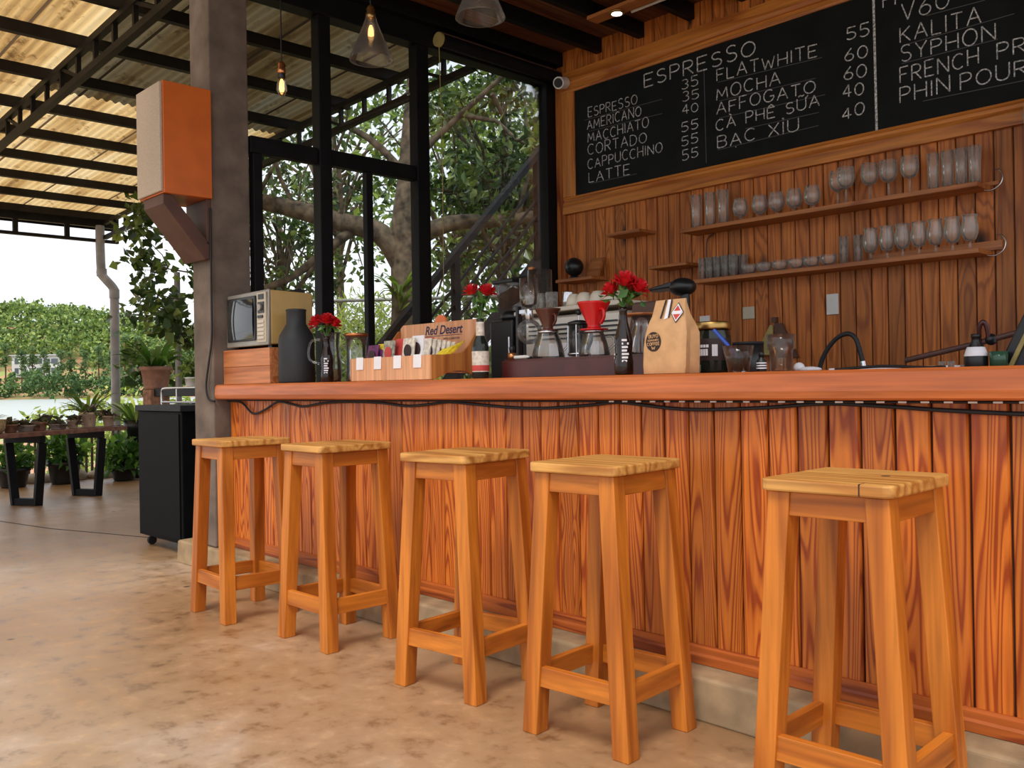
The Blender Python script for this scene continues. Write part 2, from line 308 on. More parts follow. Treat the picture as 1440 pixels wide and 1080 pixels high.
# ------------------------------------------------------------------ mesh builder
class MB:
    def __init__(s): s.v = []; s.f = []; s.sm = []
    def add(s, vs, fs, smooth=False):
        o = len(s.v); s.v += [tuple(p) for p in vs]
        for f in fs: s.f.append(tuple(i+o for i in f)); s.sm.append(smooth)
        return s
    def hexa(s, b, t):
        return s.add(list(b)+list(t), [(3, 2, 1, 0), (4, 5, 6, 7), (0, 1, 5, 4), (1, 2, 6, 5), (2, 3, 7, 6), (3, 0, 4, 7)])
    def box(s, x0, x1, y0, y1, z0, z1):
        return s.hexa([(x0, y0, z0), (x1, y0, z0), (x1, y1, z0), (x0, y1, z0)], [(x0, y0, z1), (x1, y0, z1), (x1, y1, z1), (x0, y1, z1)])
    def bar(s, p, q, w, h=None, upv=(0, 0, 1)):
        p, q = V(p), V(q); h = w if h is None else h
        d = (q-p).normalized(); a = d.cross(V(upv))
        if a.length < 1e-4: a = d.cross(V((0, 1, 0)))
        a.normalize(); b = a.cross(d).normalized(); a *= w/2; b *= h/2
        return s.hexa([p-a-b, p+a-b, p+a+b, p-a+b], [q-a-b, q+a-b, q+a+b, q-a+b])
    def tube(s, pts, r, n=8, smooth=True):
        pts = [V(p) for p in pts]; rs = r if isinstance(r, (list, tuple)) else [r]*len(pts)
        vs = []; fs = []; ref = None
        for i, p in enumerate(pts):
            d = (pts[min(i+1, len(pts)-1)]-pts[max(i-1, 0)]).normalized()
            if ref is None: ref = V((0, 0, 1)) if abs(d.z) < .9 else V((1, 0, 0))
            a = (ref - d*ref.dot(d)).normalized(); b = d.cross(a); ref = a
            for k in range(n):
                t = 2*PI*k/n; vs.append(p + (a*math.cos(t)+b*math.sin(t))*rs[i])
        for i in range(len(pts)-1):
            for k in range(n):
                k2 = (k+1) % n; fs.append((i*n+k, i*n+k2, (i+1)*n+k2, (i+1)*n+k))
        s.add(vs, fs, smooth)
        m = len(pts)-1
        s.add([vs[k] for k in range(n)], [tuple(range(n))[::-1]]); s.add([vs[m*n+k] for k in range(n)], [tuple(range(n))])
        return s
    def lathe(s, prof, c=(0, 0, 0), n=24, smooth=True):
        vs = []; fs = []; ids = []
        for r, z in prof:
            if r < 1e-6: ids.append([len(vs)]); vs.append((c[0], c[1], c[2]+z))
            else:
                ids.append(list(range(len(vs), len(vs)+n)))
                vs += [(c[0]+r*math.cos(2*PI*k/n), c[1]+r*math.sin(2*PI*k/n), c[2]+z) for k in range(n)]
        for a, b in zip(ids, ids[1:]):
            for k in range(n):
                k2 = (k+1) % n
                if len(a) == 1 and len(b) == 1: continue
                if len(a) == 1: fs.append((a[0], b[k2], b[k]))
                elif len(b) == 1: fs.append((a[k], a[k2], b[0]))
                else: fs.append((a[k], a[k2], b[k2], b[k]))
        return s.add(vs, fs, smooth)
    def prism(s, poly, axis, a, b):
        n = len(poly)
        def mk(p, t): return {'x': (t, p[0], p[1]), 'y': (p[0], t, p[1]), 'z': (p[0], p[1], t)}[axis]
        vs = [mk(p, a) for p in poly]+[mk(p, b) for p in poly]
        fs = [tuple(range(n))[::-1], tuple(range(n, 2*n))]+[(i, (i+1) % n, n+(i+1) % n, n+i) for i in range(n)]
        return s.add(vs, fs)
    def ball(s, c, r, n=14, m=8, sq=(1, 1, 1)):
        prof = [(r*math.sin(PI*i/m), -r*math.cos(PI*i/m)) for i in range(m+1)]
        o = len(s.v); s.lathe(prof, (0, 0, 0), n)
        for i in range(o, len(s.v)):
            p = s.v[i]; s.v[i] = (c[0]+p[0]*sq[0], c[1]+p[1]*sq[1], c[2]+p[2]*sq[2])
        return s
    def build(s, name, mat, parent=None, kind=None, bevel=0, label=None):
        me = bpy.data.meshes.new(name); off = V((0, 0, 0))
        if parent is not None:
            p = parent
            while p is not None: off += p.location; p = p.parent
        me.from_pydata([(a[0]-off.x, a[1]-off.y, a[2]-off.z) for a in s.v], [], s.f)
        me.polygons.foreach_set('use_smooth', s.sm)
        bm = bmesh.new(); bm.from_mesh(me); bmesh.ops.recalc_face_normals(bm, faces=bm.faces); bm.to_mesh(me); bm.free()
        me.materials.append(M[mat] if isinstance(mat, str) else mat)
        o = bpy.data.objects.new(name, me); COL.objects.link(o)
        if parent is not None: o.parent = parent
        if kind: o['kind'] = kind
        if label: o['label'] = label
        if bevel:
            b = o.modifiers.new('bevel', 'BEVEL'); b.width = bevel; b.segments = 2; b.limit_method = 'ANGLE'
        return o
def thing(name, label, cat, loc=(0, 0, 0), group=None, kind=None):
    o = bpy.data.objects.new(name, None); COL.objects.link(o); o.location = loc; o.empty_display_size = .05
    if label: o['label'] = label
    if cat: o['category'] = cat
    if group: o['group'] = group
    if kind: o['kind'] = kind
    return o
def tag(o, label, cat, group=None, kind=None):
    o['label'] = label; o['category'] = cat
    if group: o['group'] = group
    if kind: o['kind'] = kind
    return o
def copy_tree(o, parent=None):
    c = o.copy(); COL.objects.link(c)
    if parent is not None: c.parent = parent
    for ch in list(o.children): copy_tree(ch, c)
    return c
ORD = ['first', 'second', 'third', 'fourth', 'fifth', 'sixth', 'seventh', 'eighth', 'ninth', 'tenth', 'eleventh', 'twelfth']
def leaves(mb, clusters, n, size, asp=.5, droop=.0, flat=.0):
    rnd = random
    for i in range(n):
        c, r = clusters[rnd.randrange(len(clusters))]
        while True:
            d = V((rnd.uniform(-1, 1), rnd.uniform(-1, 1), rnd.uniform(-1, 1)))
            if d.length < 1: break
        p = V(c)+d*r
        a = V((rnd.gauss(0, 1), rnd.gauss(0, 1), rnd.gauss(0, 1)*(1-flat)-droop)).normalized()
        b = a.cross(V((rnd.gauss(0, 1), rnd.gauss(0, 1), rnd.gauss(0, 1))))
        if b.length < 1e-3: continue
        b.normalize(); nn = a.cross(b); s = size*rnd.uniform(.65, 1.3)
        w = s*asp*.5
        mb.add([p, p+a*s*.45+b*w+nn*w*.4, p+a*s, p+a*s*.45-b*w+nn*w*.4], [(0, 1, 2), (0, 2, 3)])
    return mb
def strap(mb, base, ang, length, rise, w, seg=6, droop=1.):
    d = V((math.cos(ang), math.sin(ang), 0)); sd = V((-d.y, d.x, 0)); vs = []; fs = []
    for i in range(seg+1):
        t = i/seg; p = V(base)+d*length*t+V((0, 0, rise*(1.9*t-droop*1.5*t*t)))
        ww = w*(math.sin(PI*min(1, t*.92+.08))**.6)*.5
        vs += [p-sd*ww, p+V((0, 0, -ww*.35)), p+sd*ww]
    for i in range(seg):
        for k in range(2): fs.append((i*3+k, i*3+k+1, i*3+k+4, i*3+k+3))
    return mb.add(vs, fs, True)

# ================================================================== SETTING
mb = MB().box(-11.6, 4, -7, 5.6, -.25, 0)
floor = mb.build('floor', 'floor', kind='structure')
cp = [(-11.2, 1.2), (-9.6, 1.75), (-8.6, 2.08), (-7.6, 2.28), (-6.9, 2.52), (-6.3, 2.72)]
mb = MB()
for a, b in zip(cp, cp[1:]): mb.bar((*a, .0005), (*b, .0005), .016, .002)
mb.build('floor_crack', 'rubber', floor, label='thin dark crack across the concrete floor')

# back wall: vertical pine boards
mb = MB(); x = -5.02
while x < 1.6:
    w = .098; g = .003
    mb.prism([(x+g, 5.302), (x+g, 5.296), (x+g+.004, 5.29), (x+w-g-.004, 5.29), (x+w-g, 5.296), (x+w-g, 5.302)], 'z', 0, 3.66); x += w
wall = mb.build('wall_back', 'wallwood', kind='structure')
MB().box(-5.1, 1.7, 5.302, 5.36, 0, 3.7).build('wall_backing', 'ink', wall)
MB().box(-5.0, -4.92, 5.262, 5.2895, .95, 3.4).build('trim_1', 'trimz', kind='structure', bevel=.004)
# ceiling boards + beams
mb = MB(); x = -4.99; 
while x < 1.6:
    mb.box(x+.002, x+.118, 1.0, 5.29, 3.66, 3.675); x += .12
ceil = mb.build('ceiling', 'ceil', kind='structure')
MB().box(-5.0, 1.7, 1.0, 5.36, 3.676, 3.72).build('ceiling_deck', 'ink', ceil)
xs = [-4.99, -4.585, -4.18, -3.745, -3.32, -2.9, -2.48, -2.05, -1.62, -1.2, -.78, -.3, .2, .7, 1.2]
for i, xb in enumerate(xs):
    o = MB().box(xb, xb+.055, 1.0, 5.289, 3.552, 3.659).build('ceiling_beam', 'steelblack', bevel=.003)
    o['kind'] = 'structure'
# kerb under counter
mb = MB().prism([(2.37, 0), (2.376, .128), (2.386, .135), (2.51, .138), (2.66, .138), (2.66, 0)], 'x', -5.50, 3.0)
mb.build('kerb', 'kerb', kind='structure', bevel=.006)

# concrete pillar
mb = MB().box(-5.285, -5.034, 2.40, 2.645, .1385, 5.2)
mb.build('pillar', 'concrete', kind='structure', bevel=.008)

# ------------------------------------------------------------------ bar counter
ct = thing('bar_counter', 'long pine clad bar counter with thick slab top behind the row of stools', 'bar counter', (-2.5, 2.5, .139))
mb = MB(); x = -5.03
while x < 2.6:
    w = .098; g = .0032
    mb.prism([(x+g, 2.515), (x+g, 2.507), (x+g+.004, 2.50), (x+w-g-.004, 2.50), (x+w-g, 2.507), (x+w-g, 2.515)], 'z', .139, .992); x += w
pn = mb.build('front_panel', 'panel', ct)
MB().box(-5.03, 2.7, 2.516, 2.545, .139, .992).build('backing', 'ink', pn)
mb = MB().prism([(2.478, .139), (2.478, .165), (2.484, .172), (2.484, .190), (2.492, .197), (2.4995, .197), (2.4995, .139)], 'x', -5.03, 2.7)
mb.build('base_trim', 'trimx', ct)
mb = MB()
def slab_front(x): return 2.412 + .004*math.sin(x*1.7)+.003*math.sin(x*4.1+1)
n = 60; prof = []
for i in range(n+1):
    x = -5.03+i*(7.7/n); y = slab_front(x); d = .004*math.sin(x*2.3)
    prof.append([(x, 3.06, .9945), (x, y+.010, .9945), (x, y+.002, 1.000), (x, y-.002, 1.02), (x, y, 1.05+d), (x, y+.004, 1.071), (x, y+.013, 1.0795), (x, 3.06, 1.0795)])
vs = [p for r in prof for p in r]; k = 8; fs = []
for i in range(n):
    for j in range(k): fs.append((i*k+j, i*k+(j+1) % k, (i+1)*k+(j+1) % k, (i+1)*k+j))
fs += [tuple(range(k)), tuple(range(n*k, n*k+k))[::-1]]
mb.add(vs, fs, False); mb.build('counter_slab', 'slab', ct)
# back workbench behind the counter
wb = thing('back_workbench', 'low steel workbench hidden behind the bar counter under the machines', 'workbench', (-2.6, 3.4, 0))
MB().box(-4.7, .6, 3.10, 3.80, .93, .965).build('worktop', 'chrome', wb, bevel=.003)
for lx in (-4.6, -2.9, -1.2, .5):
    for ly in (3.14, 3.76): MB().box(lx-.02, lx+.02, ly-.02, ly+.02, 0, .93).build('leg', 'chrome', wb)

# cables under the slab
cab = [(-5.02, .985), (-4.86, .975), (-4.73, .915), (-4.6, .935), (-4.45, .98), (-4.3, .968), (-4.19, .957), (-4.0, .975), (-3.76, .982), (-3.5, .978), (-3.31, .965), (-3.15, .972), (-3.01, .983), (-2.8, .972), (-2.6, .962), (-2.42, .962), (-2.2, .975), (-2.07, .984), (-1.86, .966), (-1.72, .962), (-1.5, .97), (-1.3, .983), (-1.12, .976), (-.95, .966), (-.7, .958), (-.3, .962), (.2, .98), (.8, .96), (1.5, .975)]
def smooth_pts(pts, k=5):
    out = []
    for i in range(len(pts)-1):
        p0, p1, p2, p3 = (V(pts[max(i-1, 0)]), V(pts[i]), V(pts[i+1]), V(pts[min(i+2, len(pts)-1)]))
        for j in range(k):
            t = j/k; out.append(.5*((2*p1)+(p2-p0)*t+(2*p0-5*p1+4*p2-p3)*t*t+(3*p1-p0-3*p2+p3)*t**3))
    out.append(V(pts[-1])); return out
o = MB().tube(smooth_pts([(x, 2.485, z) for x, z in cab]), .0062, 7).build('power_cable', 'rubber')
tag(o, 'thick black cable sagging in loops under the edge of the counter slab', 'cable')
mb = MB().tube([(-5.0, 2.466, .9885), (2.5, 2.466, .9885)], .004, 5)
led = mb.build('light_strip', 'rubber'); tag(led, 'thin dotted strip running straight under the counter slab edge', 'light strip')
mb = MB(); x = -2.1
while x < .2: mb.box(x, x+.022, 2.459, 2.462, .986, .991); x += .06
mb.build('strip_dashes', 'white', led)
pc = [(-5.024, 2.392, 2.1), (-5.022, 2.39, 1.6), (-5.026, 2.39, 1.35), (-5.06, 2.385, 1.2), (-5.085, 2.38, 1.08), (-5.07, 2.385, 1.0), (-5.02, 2.40, .985)]
o = MB().tube(smooth_pts(pc), .006, 7).build('hanging_cable', 'rubber'); tag(o, 'black cable hanging down the corner of the concrete pillar', 'cable')

# ------------------------------------------------------------------ window wall at x=-5.05
XW = -5.05
def win(name, parts, panes):
    t = thing(name, None, None, (XW, (parts[0][0]+parts[0][1])/2, 1.0), kind='structure')
    for i, (y0, y1, z0, z1, d) in enumerate(parts):
        MB().box(XW-d, XW+d, y0, y1, z0, z1).build('frame', 'steelblack', t, bevel=.004)
    for (y0, y1, z0, z1) in panes:
        MB().box(XW-.004, XW+.004, y0-.012, y1+.012, z0-.012, z1+.012).build('pane', 'pane', t)
    return t
win('window_1', [(2.65, 3.11, 2.465, 2.565, .03), (2.665, 2.725, .0, 2.464, .03), (2.726, 3.115, .0, .10, .03)], [(2.726, 3.115, .101, 2.464), (2.65, 3.115, 2.566, 3.41)])
win('window_2', [(3.206, 3.889, 2.47, 2.57, .03), (3.478, 3.529, .0, 2.469, .025), (3.207, 3.888, .0, .10, .03)], [(3.206, 3.477, .101, 2.469), (3.53, 3.889, .101, 2.469), (3.206, 3.889, 2.571, 3.41)])
win('window_3', [(5.17, 5.272, .0, 3.409, .045), (3.998, 5.168, .0, .09, .03)], [(3.998, 5.169, .091, 3.409)])
for nm, y0, y1 in (('trim_2', 3.116, 3.205), ('trim_3', 3.89, 3.997)):
    MB().box(XW-.045, XW+.045, y0, y1, 0, 3.409).build(nm, 'steelblack', kind='structure', bevel=.005)
MB().box(XW-.07, XW+.05, 2.40, 5.289, 3.411, 3.72).build('trim_4', 'steelblack', kind='structure', bevel=.004)
bl = thing('roller_blind', 'dark rolled up blind along the top of the right hand window bay', 'blind', (-4.96, 4.67, 3.46))
MB().tube([(-4.95, 4.06, 3.46), (-4.95, 5.25, 3.455)], .046, 16).build('roll', 'steelblack', bl)
MB().tube([(-4.945, 4.06, 3.512), (-4.945, 5.25, 3.508)], .006, 6).build('head_rail', 'bracket', bl)
MB().tube([(-4.95, 4.035, 3.46), (-4.95, 4.059, 3.46)], .05, 16).build('end_cap', 'olive', bl)
MB().tube([(-4.945, 4.045, 3.41), (-4.945, 4.06, 2.6), (-4.945, 4.05, 1.4)], .003, 5).build('pull_cord', 'olive', bl)

# ------------------------------------------------------------------ outdoor roof
def rz(x): return 3.58+.042*(x+7.0)
mb = MB(); ny = 620; y0, y1 = -4.2, 4.72
nx = 7
xsr = [-5.12-(i/nx)*7.75 for i in range(nx+1)]
vs = []; fs = []
for i, x in enumerate(xsr):
    for j in range(ny+1):
        y = y0+(y1-y0)*j/ny; vs.append((x, y, rz(x)+.105+.012*math.sin(2*PI*y/.076)))
for i in range(nx):
    for j in range(ny): fs.append((i*(ny+1)+j, i*(ny+1)+j+1, (i+1)*(ny+1)+j+1, (i+1)*(ny+1)+j))
mb.add(vs, fs, True)
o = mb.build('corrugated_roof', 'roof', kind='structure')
x = -5.45; k = 0
while x > -12.8:
    MB().box(x-.028, x+.028, -4.2, 4.7, rz(x)+.002, rz(x)+.088).build('roof_purlin', 'truss', kind='structure'); x -= .8
def truss(y, x0, x1, name):
    t = thing(name, None, None, ((x0+x1)/2, y, rz(x0)), kind='structure')
    MB().bar((x0, y, rz(x0)-.025), (x1, y, rz(x1)-.025), .05, .05).build('top_chord', 'truss', t)
    MB().bar((x0, y, rz(x0)-.22), (x1, y, rz(x1)-.22), .05, .05).build('bottom_chord', 'truss', t)
    x = x0; k = 0; mb = MB()
    while x > x1:
        mb.bar((x, y, rz(x)-.195), (x, y, rz(x)-.05), .032, .032)
        if k % 4 == 1: mb.bar((x, y, rz(x)-.195), (x-.34, y, rz(x)-.055), .025, .025)
        x -= .36; k += 1
    mb.build('web', 'truss', t)
truss(2.37, -5.3, -12.7, 'roof_truss'); truss(4.55, -5.15, -12.7, 'roof_truss')
t = thing('eave_beam', None, None, (-12.75, 0, 3.2), kind='structure')
MB().box(-12.80, -12.74, -4.2, 4.75, 3.26, 3.40).build('top_chord', 'truss', t)
MB().box(-12.80, -12.74, -4.2, 4.75, 3.06, 3.10).build('bottom_chord', 'truss', t)
mb = MB(); y = -4.0
while y < 4.7: mb.box(-12.79, -12.75, y, y+.06, 3.10, 3.26); y += .62
mb.build('web', 'truss', t)
gt = MB().prism([(-12.82, 3.40), (-12.96, 3.40), (-12.98, 3.30), (-12.98, 3.26), (-12.99, 3.26), (-13.0, 3.42), (-12.82, 3.42)], 'y', -4.2, 4.75).build('roof_gutter', 'truss', kind='structure')

# ================================================================== STOOLS
def make_stool():
    t = thing('bar_stool', '', 'bar stool')
    sx, sy, zt = .160, .180, .819
    r = .022; poly = []
    for cx, cy, a0 in ((sx-r, sy-r, 0), (-sx+r, sy-r, 90), (-sx+r, -sy+r, 180), (sx-r, -sy+r, 270)):
        for a in (0, 30, 60, 90):
            an = math.radians(a0+a); poly.append((cx+r*math.cos(an), cy+r*math.sin(an)))
    MB().prism(poly, 'z', zt-.029, zt).build('seat', 'seat', t, bevel=.005)
    lw = .055; H = zt-.0295
    def at(ix, iy, z):
        k = 1-z/H; return ((.145+.050*k)*ix, (.162+.018*k)*iy)
    for ix in (-1, 1):
        for iy in (-1, 1):
            q = []
            for z in (0, H):
                ox, oy = at(ix, iy, z); x0, x1 = sorted((ox, ox-ix*lw)); y0, y1 = sorted((oy, oy-iy*lw))
                q.append([(x0, y0, z), (x1, y0, z), (x1, y1, z), (x0, y1, z)])
            MB().hexa(*q).build('leg', 'stool', t, bevel=.003)
    def rail(name, z0, z1, th, inset):
        for iy in (-1, 1):
            q = []
            for z in (z0, z1):
                ox, oy = at(1, iy, z); y = oy-iy*inset; xa = ox-lw*.98; ya, yb = sorted((y, y-iy*th))
                q.append([(-xa, ya, z), (xa, ya, z), (xa, yb, z), (-xa, yb, z)])
            MB().hexa(*q).build(name, 'stoolx', t, bevel=.002)
        for ix in (-1, 1):
            q = []
            for z in (z0, z1):
                ox, oy = at(ix, 1, z); x = ox-ix*inset; yb = oy-lw*.98; xa, xb = sorted((x, x-ix*th))
                q.append([(xa, -yb, z), (xb, -yb, z), (xb, yb, z), (xa, yb, z)])
            MB().hexa(*q).build(name, 'stooly', t, bevel=.002)
    rail('apron', H-.058, H-.001, .022, .006)
    rail('stretcher', .145, .205, .024, .008)
    return t
st0 = make_stool()
stools = [(-4.038, 2.06, -2, 'golden wooden bar stool nearest the concrete pillar, farthest from the camera'),
          (-3.329, 2.13, 0, 'golden wooden bar stool second along from the concrete pillar'),
          (-2.484, 2.125, 7, 'golden wooden bar stool in the middle of the row of five'),
          (-1.831, 2.125, 4.3, 'golden wooden bar stool between the middle stool and the nearest one'),
          (-1.041, 2.13, 2, 'nearest wooden bar stool, with a dark split in its seat front')]
for i, (x, y, a, lab) in enumerate(stools):
    o = copy_tree(st0) if i else st0
    o.location = (x, y, 0); o.rotation_euler = (0, 0, math.radians(a)); o['label'] = lab; o['group'] = 'bar stools along the counter'
    if i == 4: near_stool = o
s = MB().box(.085, .088, -.1808, -.150, .792, .8193)
s.v += []; o = s.build('seat_split', 'ink'); o.parent = near_stool; o['label'] = 'dark split in the seat edge'
o = MB().lathe([(0, .8192), (.011, .8194), (.011, .8190)], (.06, .03, 0), 10).build('seat_knot', 'ink'); o.parent = near_stool

# ================================================================== CHALKBOARD
cb = thing('chalkboard', 'wide wooden framed black menu chalkboard on the back wall', 'chalkboard', (-2.8, 5.28, 2.9))
MB().box(-4.80, -.6, 5.271, 5.289, 2.51, 3.32).build('board', 'board', cb)
def frame_prof(w, inner, outer, flip=1):   # stepped moulding profile across its width
    return [(inner, 5.289), (inner, 5.262), (inner+flip*w*.12, 5.258), (inner+flip*w*.16, 5.266), (inner+flip*w*.3, 5.266), (inner+flip*w*.34, 5.258), (inner+flip*w*.5, 5.252), (outer, 5.252), (outer, 5.289)]
for nm, zi, zo, fl in (('bottom_rail', 2.51, 2.378, -1), ('top_rail', 3.32, 3.478, 1)):
    p = [(y, z) for z, y in frame_prof(abs(zo-zi), zi, zo, fl)]
    MB().prism(p, 'x', -4.925, -.5).build(nm, 'framex', cb)
p = frame_prof(.12, -4.80, -4.92, -1)
MB().prism(p, 'z', 2.51, 3.32).build('left_rail', 'framez', cb)

def arc(cx, cy, rx, ry, a0, a1, n=10):
    return [(cx+rx*math.cos(math.radians(a0+(a1-a0)*i/n)), cy+ry*math.sin(math.radians(a0+(a1-a0)*i/n))) for i in range(n+1)]
GL = {
 'A': (.7, [[(0, 0), (.35, 1), (.7, 0)], [(.12, .36), (.58, .36)]]), 'B': (.6, [[(0, 0), (0, 1), (.35, 1)]+arc(.35, .77, .22, .23, 90, -90, 6)+[(0, .54)], [(.3, .54)]+arc(.35, .27, .25, .27, 90, -90, 6)+[(0, 0)]]),
 'C': (.65, [arc(.36, .5, .36, .5, 50, 310, 12)]), 'D': (.65, [[(0, 0), (0, 1), (.2, 1)]+arc(.22, .5, .42, .5, 90, -90, 10)+[(0, 0)]]),
 'E': (.55, [[(.55, 1), (0, 1), (0, 0), (.55, 0)], [(0, .52), (.45, .52)]]), 'F': (.52, [[(.52, 1), (0, 1), (0, 0)], [(0, .52), (.42, .52)]]),
 'G': (.68, [arc(.36, .5, .36, .5, 50, 340, 12)+[(.68, .45), (.42, .45)]]), 'H': (.62, [[(0, 0), (0, 1)], [(.62, 0), (.62, 1)], [(0, .5), (.62, .5)]]),
 'I': (.06, [[(.03, 0), (.03, 1)]]), 'K': (.58, [[(0, 0), (0, 1)], [(.55, 1), (0, .42)], [(.16, .56), (.58, 0)]]), 'L': (.5, [[(0, 1), (0, 0), (.5, 0)]]),
 'M': (.8, [[(0, 0), (.08, 1), (.4, .25), (.72, 1), (.8, 0)]]), 'N': (.65, [[(0, 0), (0, 1), (.65, 0), (.65, 1)]]), 'O': (.72, [arc(.36, .5, .36, .5, 80, 440, 16)]),
 'P': (.55, [[(0, 0), (0, 1), (.28, 1)]+arc(.28, .74, .27, .26, 90, -90, 8)+[(0, .48)]]), 'R': (.58, [[(0, 0), (0, 1), (.28, 1)]+arc(.28, .74, .27, .26, 90, -90, 8)+[(0, .48)], [(.22, .48), (.58, 0)]]),
 'S': (.58, [arc(.3, .75, .26, .25, 40, 250, 8)+arc(.29, .25, .28, .26, 75, -145, 9)]), 'T': (.6, [[(0, 1), (.6, 1)], [(.3, 1), (.3, 0)]]), 'U': (.62, [[(0, 1), (0, .3)]+arc(.31, .3, .31, .3, 180, 360, 8)+[(.62, 1)]]),
 'V': (.62, [[(0, 1), (.3, 0), (.62, 1)]]), 'W': (.85, [[(0, 1), (.2, 0), (.42, .75), (.64, 0), (.85, 1)]]), 'X': (.6, [[(0, 0), (.6, 1)], [(0, 1), (.6, 0)]]), 'Y': (.6, [[(0, 1), (.3, .5), (.6, 1)], [(.3, .5), (.3, 0)]]),
 '0': (.6, [arc(.3, .5, .3, .5, 90, 450, 14)]), '3': (.5, [arc(.24, .76, .24, .24, 140, -80, 8)+arc(.22, .26, .28, .27, 80, -140, 9)]), '4': (.58, [[(.4, 0), (.4, 1), (0, .32), (.58, .32)]]),
 '5': (.52, [[(.5, 1), (.05, 1), (.02, .56)]+arc(.22, .3, .29, .3, 110, -140, 9)]), '6': (.56, [[(.42, 1), (.1, .55)]+arc(.28, .28, .27, .28, 150, 510, 13)]),
}
def acc(base, extra): w, s = GL[base]; return (w, s+extra)
GL['À'] = acc('A', [[(.2, 1.28), (.4, 1.1)]]); GL['Ê'] = acc('E', [[(.1, 1.1), (.28, 1.28), (.46, 1.1)]])
GL['Ữ'] = acc('U', [[(.62, .95), (.74, 1.02), (.76, 1.12)], [(.1, 1.15), (.22, 1.25), (.38, 1.15), (.52, 1.25)]]); GL['Ạ'] = acc('A', [[(.33, -.16), (.37, -.2)]]); GL['Ỉ'] = acc('I', [[(-.03, 1.28), (.07, 1.26), (.03, 1.12)]])
def strokes(mb, txt, x0, z0, x1, z1, h, th, y, depth=.0015, wob=.0):
    adv = []; tot = 0
    for i, ch in enumerate(txt):
        w = .35 if ch == ' ' else GL[ch][0]; adv.append(tot); tot += w+(.24 if i < len(txt)-1 else 0)
    k = (x1-x0)/max(tot, .01)
    for ch, a in zip(txt, adv):
        if ch == ' ': continue
        jy = random.uniform(-wob, wob)*h; hh = h*(1+random.uniform(-wob, wob)*1.5)
        for st in GL[ch][1]:
            P = [(x0+(a+px)*k, y, z0+(z1-z0)*((a+px)/tot)+jy+pz*hh) for px, pz in st]
            for p, q in zip(P, P[1:]):
                if (V(p)-V(q)).length > 1e-4: mb.bar(p, q, depth, th, (0, 0, 1)) if abs(p[2]-q[2]) < abs(p[0]-q[0]) else mb.bar(p, q, th, depth, (0, -1, 0))
    return mb
TXT = [("ESPRESSO",-4.120,3.184,-3.212,3.178,.098),("ESPRESSO",-4.662,3.088,-4.187,3.082,.069),("AMERICANO",-4.673,2.996,-4.153,2.987,.069),("MACCHIATO",-4.669,2.895,-4.087,2.890,.070),("CORTADO",-4.671,2.803,-4.107,2.788,.075),("CAPPUCCHINO",-4.673,2.696,-3.969,2.691,.070),("LATTE",-4.665,2.590,-4.267,2.582,.075),
("35",-3.793,3.087,-3.658,3.083,.068),("35",-3.789,3.000,-3.654,2.997,.063),("40",-3.791,2.917,-3.661,2.910,.063),("55",-3.799,2.794,-3.663,2.794,.068),("55",-3.800,2.697,-3.665,2.699,.067),("55",-3.797,2.596,-3.667,2.598,.068),
("FLATWHITE",-3.506,3.076,-2.782,3.045,.079),("MOCHA",-3.510,2.946,-3.036,2.944,.078),("AFFOGATO",-3.512,2.850,-2.797,2.834,.075),("CÀ PHÊ SỮA",-3.519,2.742,-2.772,2.738,.070),("BẠC XỈU",-3.509,2.623,-2.914,2.618,.075),
("55",-2.588,3.086,-2.451,3.082,.072),("60",-2.604,2.963,-2.463,2.960,.075),("60",-2.610,2.851,-2.471,2.847,.071),("40",-2.618,2.747,-2.490,2.744,.071),("40",-2.625,2.619,-2.488,2.624,.070),
("V60",-2.258,3.105,-1.996,3.104,.093),("KALITA",-2.269,2.987,-1.831,2.970,.086),("SYPHON",-2.267,2.874,-1.760,2.864,.086),("FRENCH",-2.273,2.753,-1.847,2.753,.086),("PR",-1.752,2.750,-1.614,2.751,.080),("PHIN",-2.275,2.639,-1.999,2.640,.086),("POUR",-1.942,2.632,-1.608,2.633,.082),("H",-2.365,3.219,-2.294,3.216,.087)]
mb = MB()
for i, (s, *a) in enumerate(TXT): strokes(mb, s, *a, .0085 if i == 0 else .006 if a[0] < -3.6 else .0068, 5.2702, wob=.05)
mb.build('chalk_lettering', 'chalk', cb, label='white handwritten chalk menu lettering')
MB().bar((-3.608, 5.2703, 3.186), (-3.601, 5.2703, 2.542), .005, .001, (0, -1, 0)).build('column_line', 'chalkf', cb)
for a in [(-3.490,2.937,-2.795,2.914),(-3.492,2.823,-2.733,2.798),(-3.294,2.709,-2.777,2.699),(-3.509,2.612,-2.779,2.619),(-4.705,3.075,-3.962,3.061),(-4.657,2.980,-3.964,2.960),(-2.120,3.095,-1.809,3.085),(-2.260,2.965,-1.665,2.968),(-2.262,2.863,-1.747,2.857),(-2.146,2.620,-1.624,2.605),(-3.5,3.065,-2.75,3.03),(-4.65,2.58,-4.2,2.575)]:
    MB().bar((a[0], 5.2703, a[1]), (a[2], 5.2703, a[3]), .001, .004, (0, 0, 1)).build('chalk_rule', 'chalkf', cb, label='faint chalk ruling line')
MB().bar((-2.422, 5.2702, 3.315), (-2.415, 5.2702, 2.512), .014, .0015, (0, -1, 0)).build('divider_line', 'chalk', cb, label='bold white chalk line between menu columns')

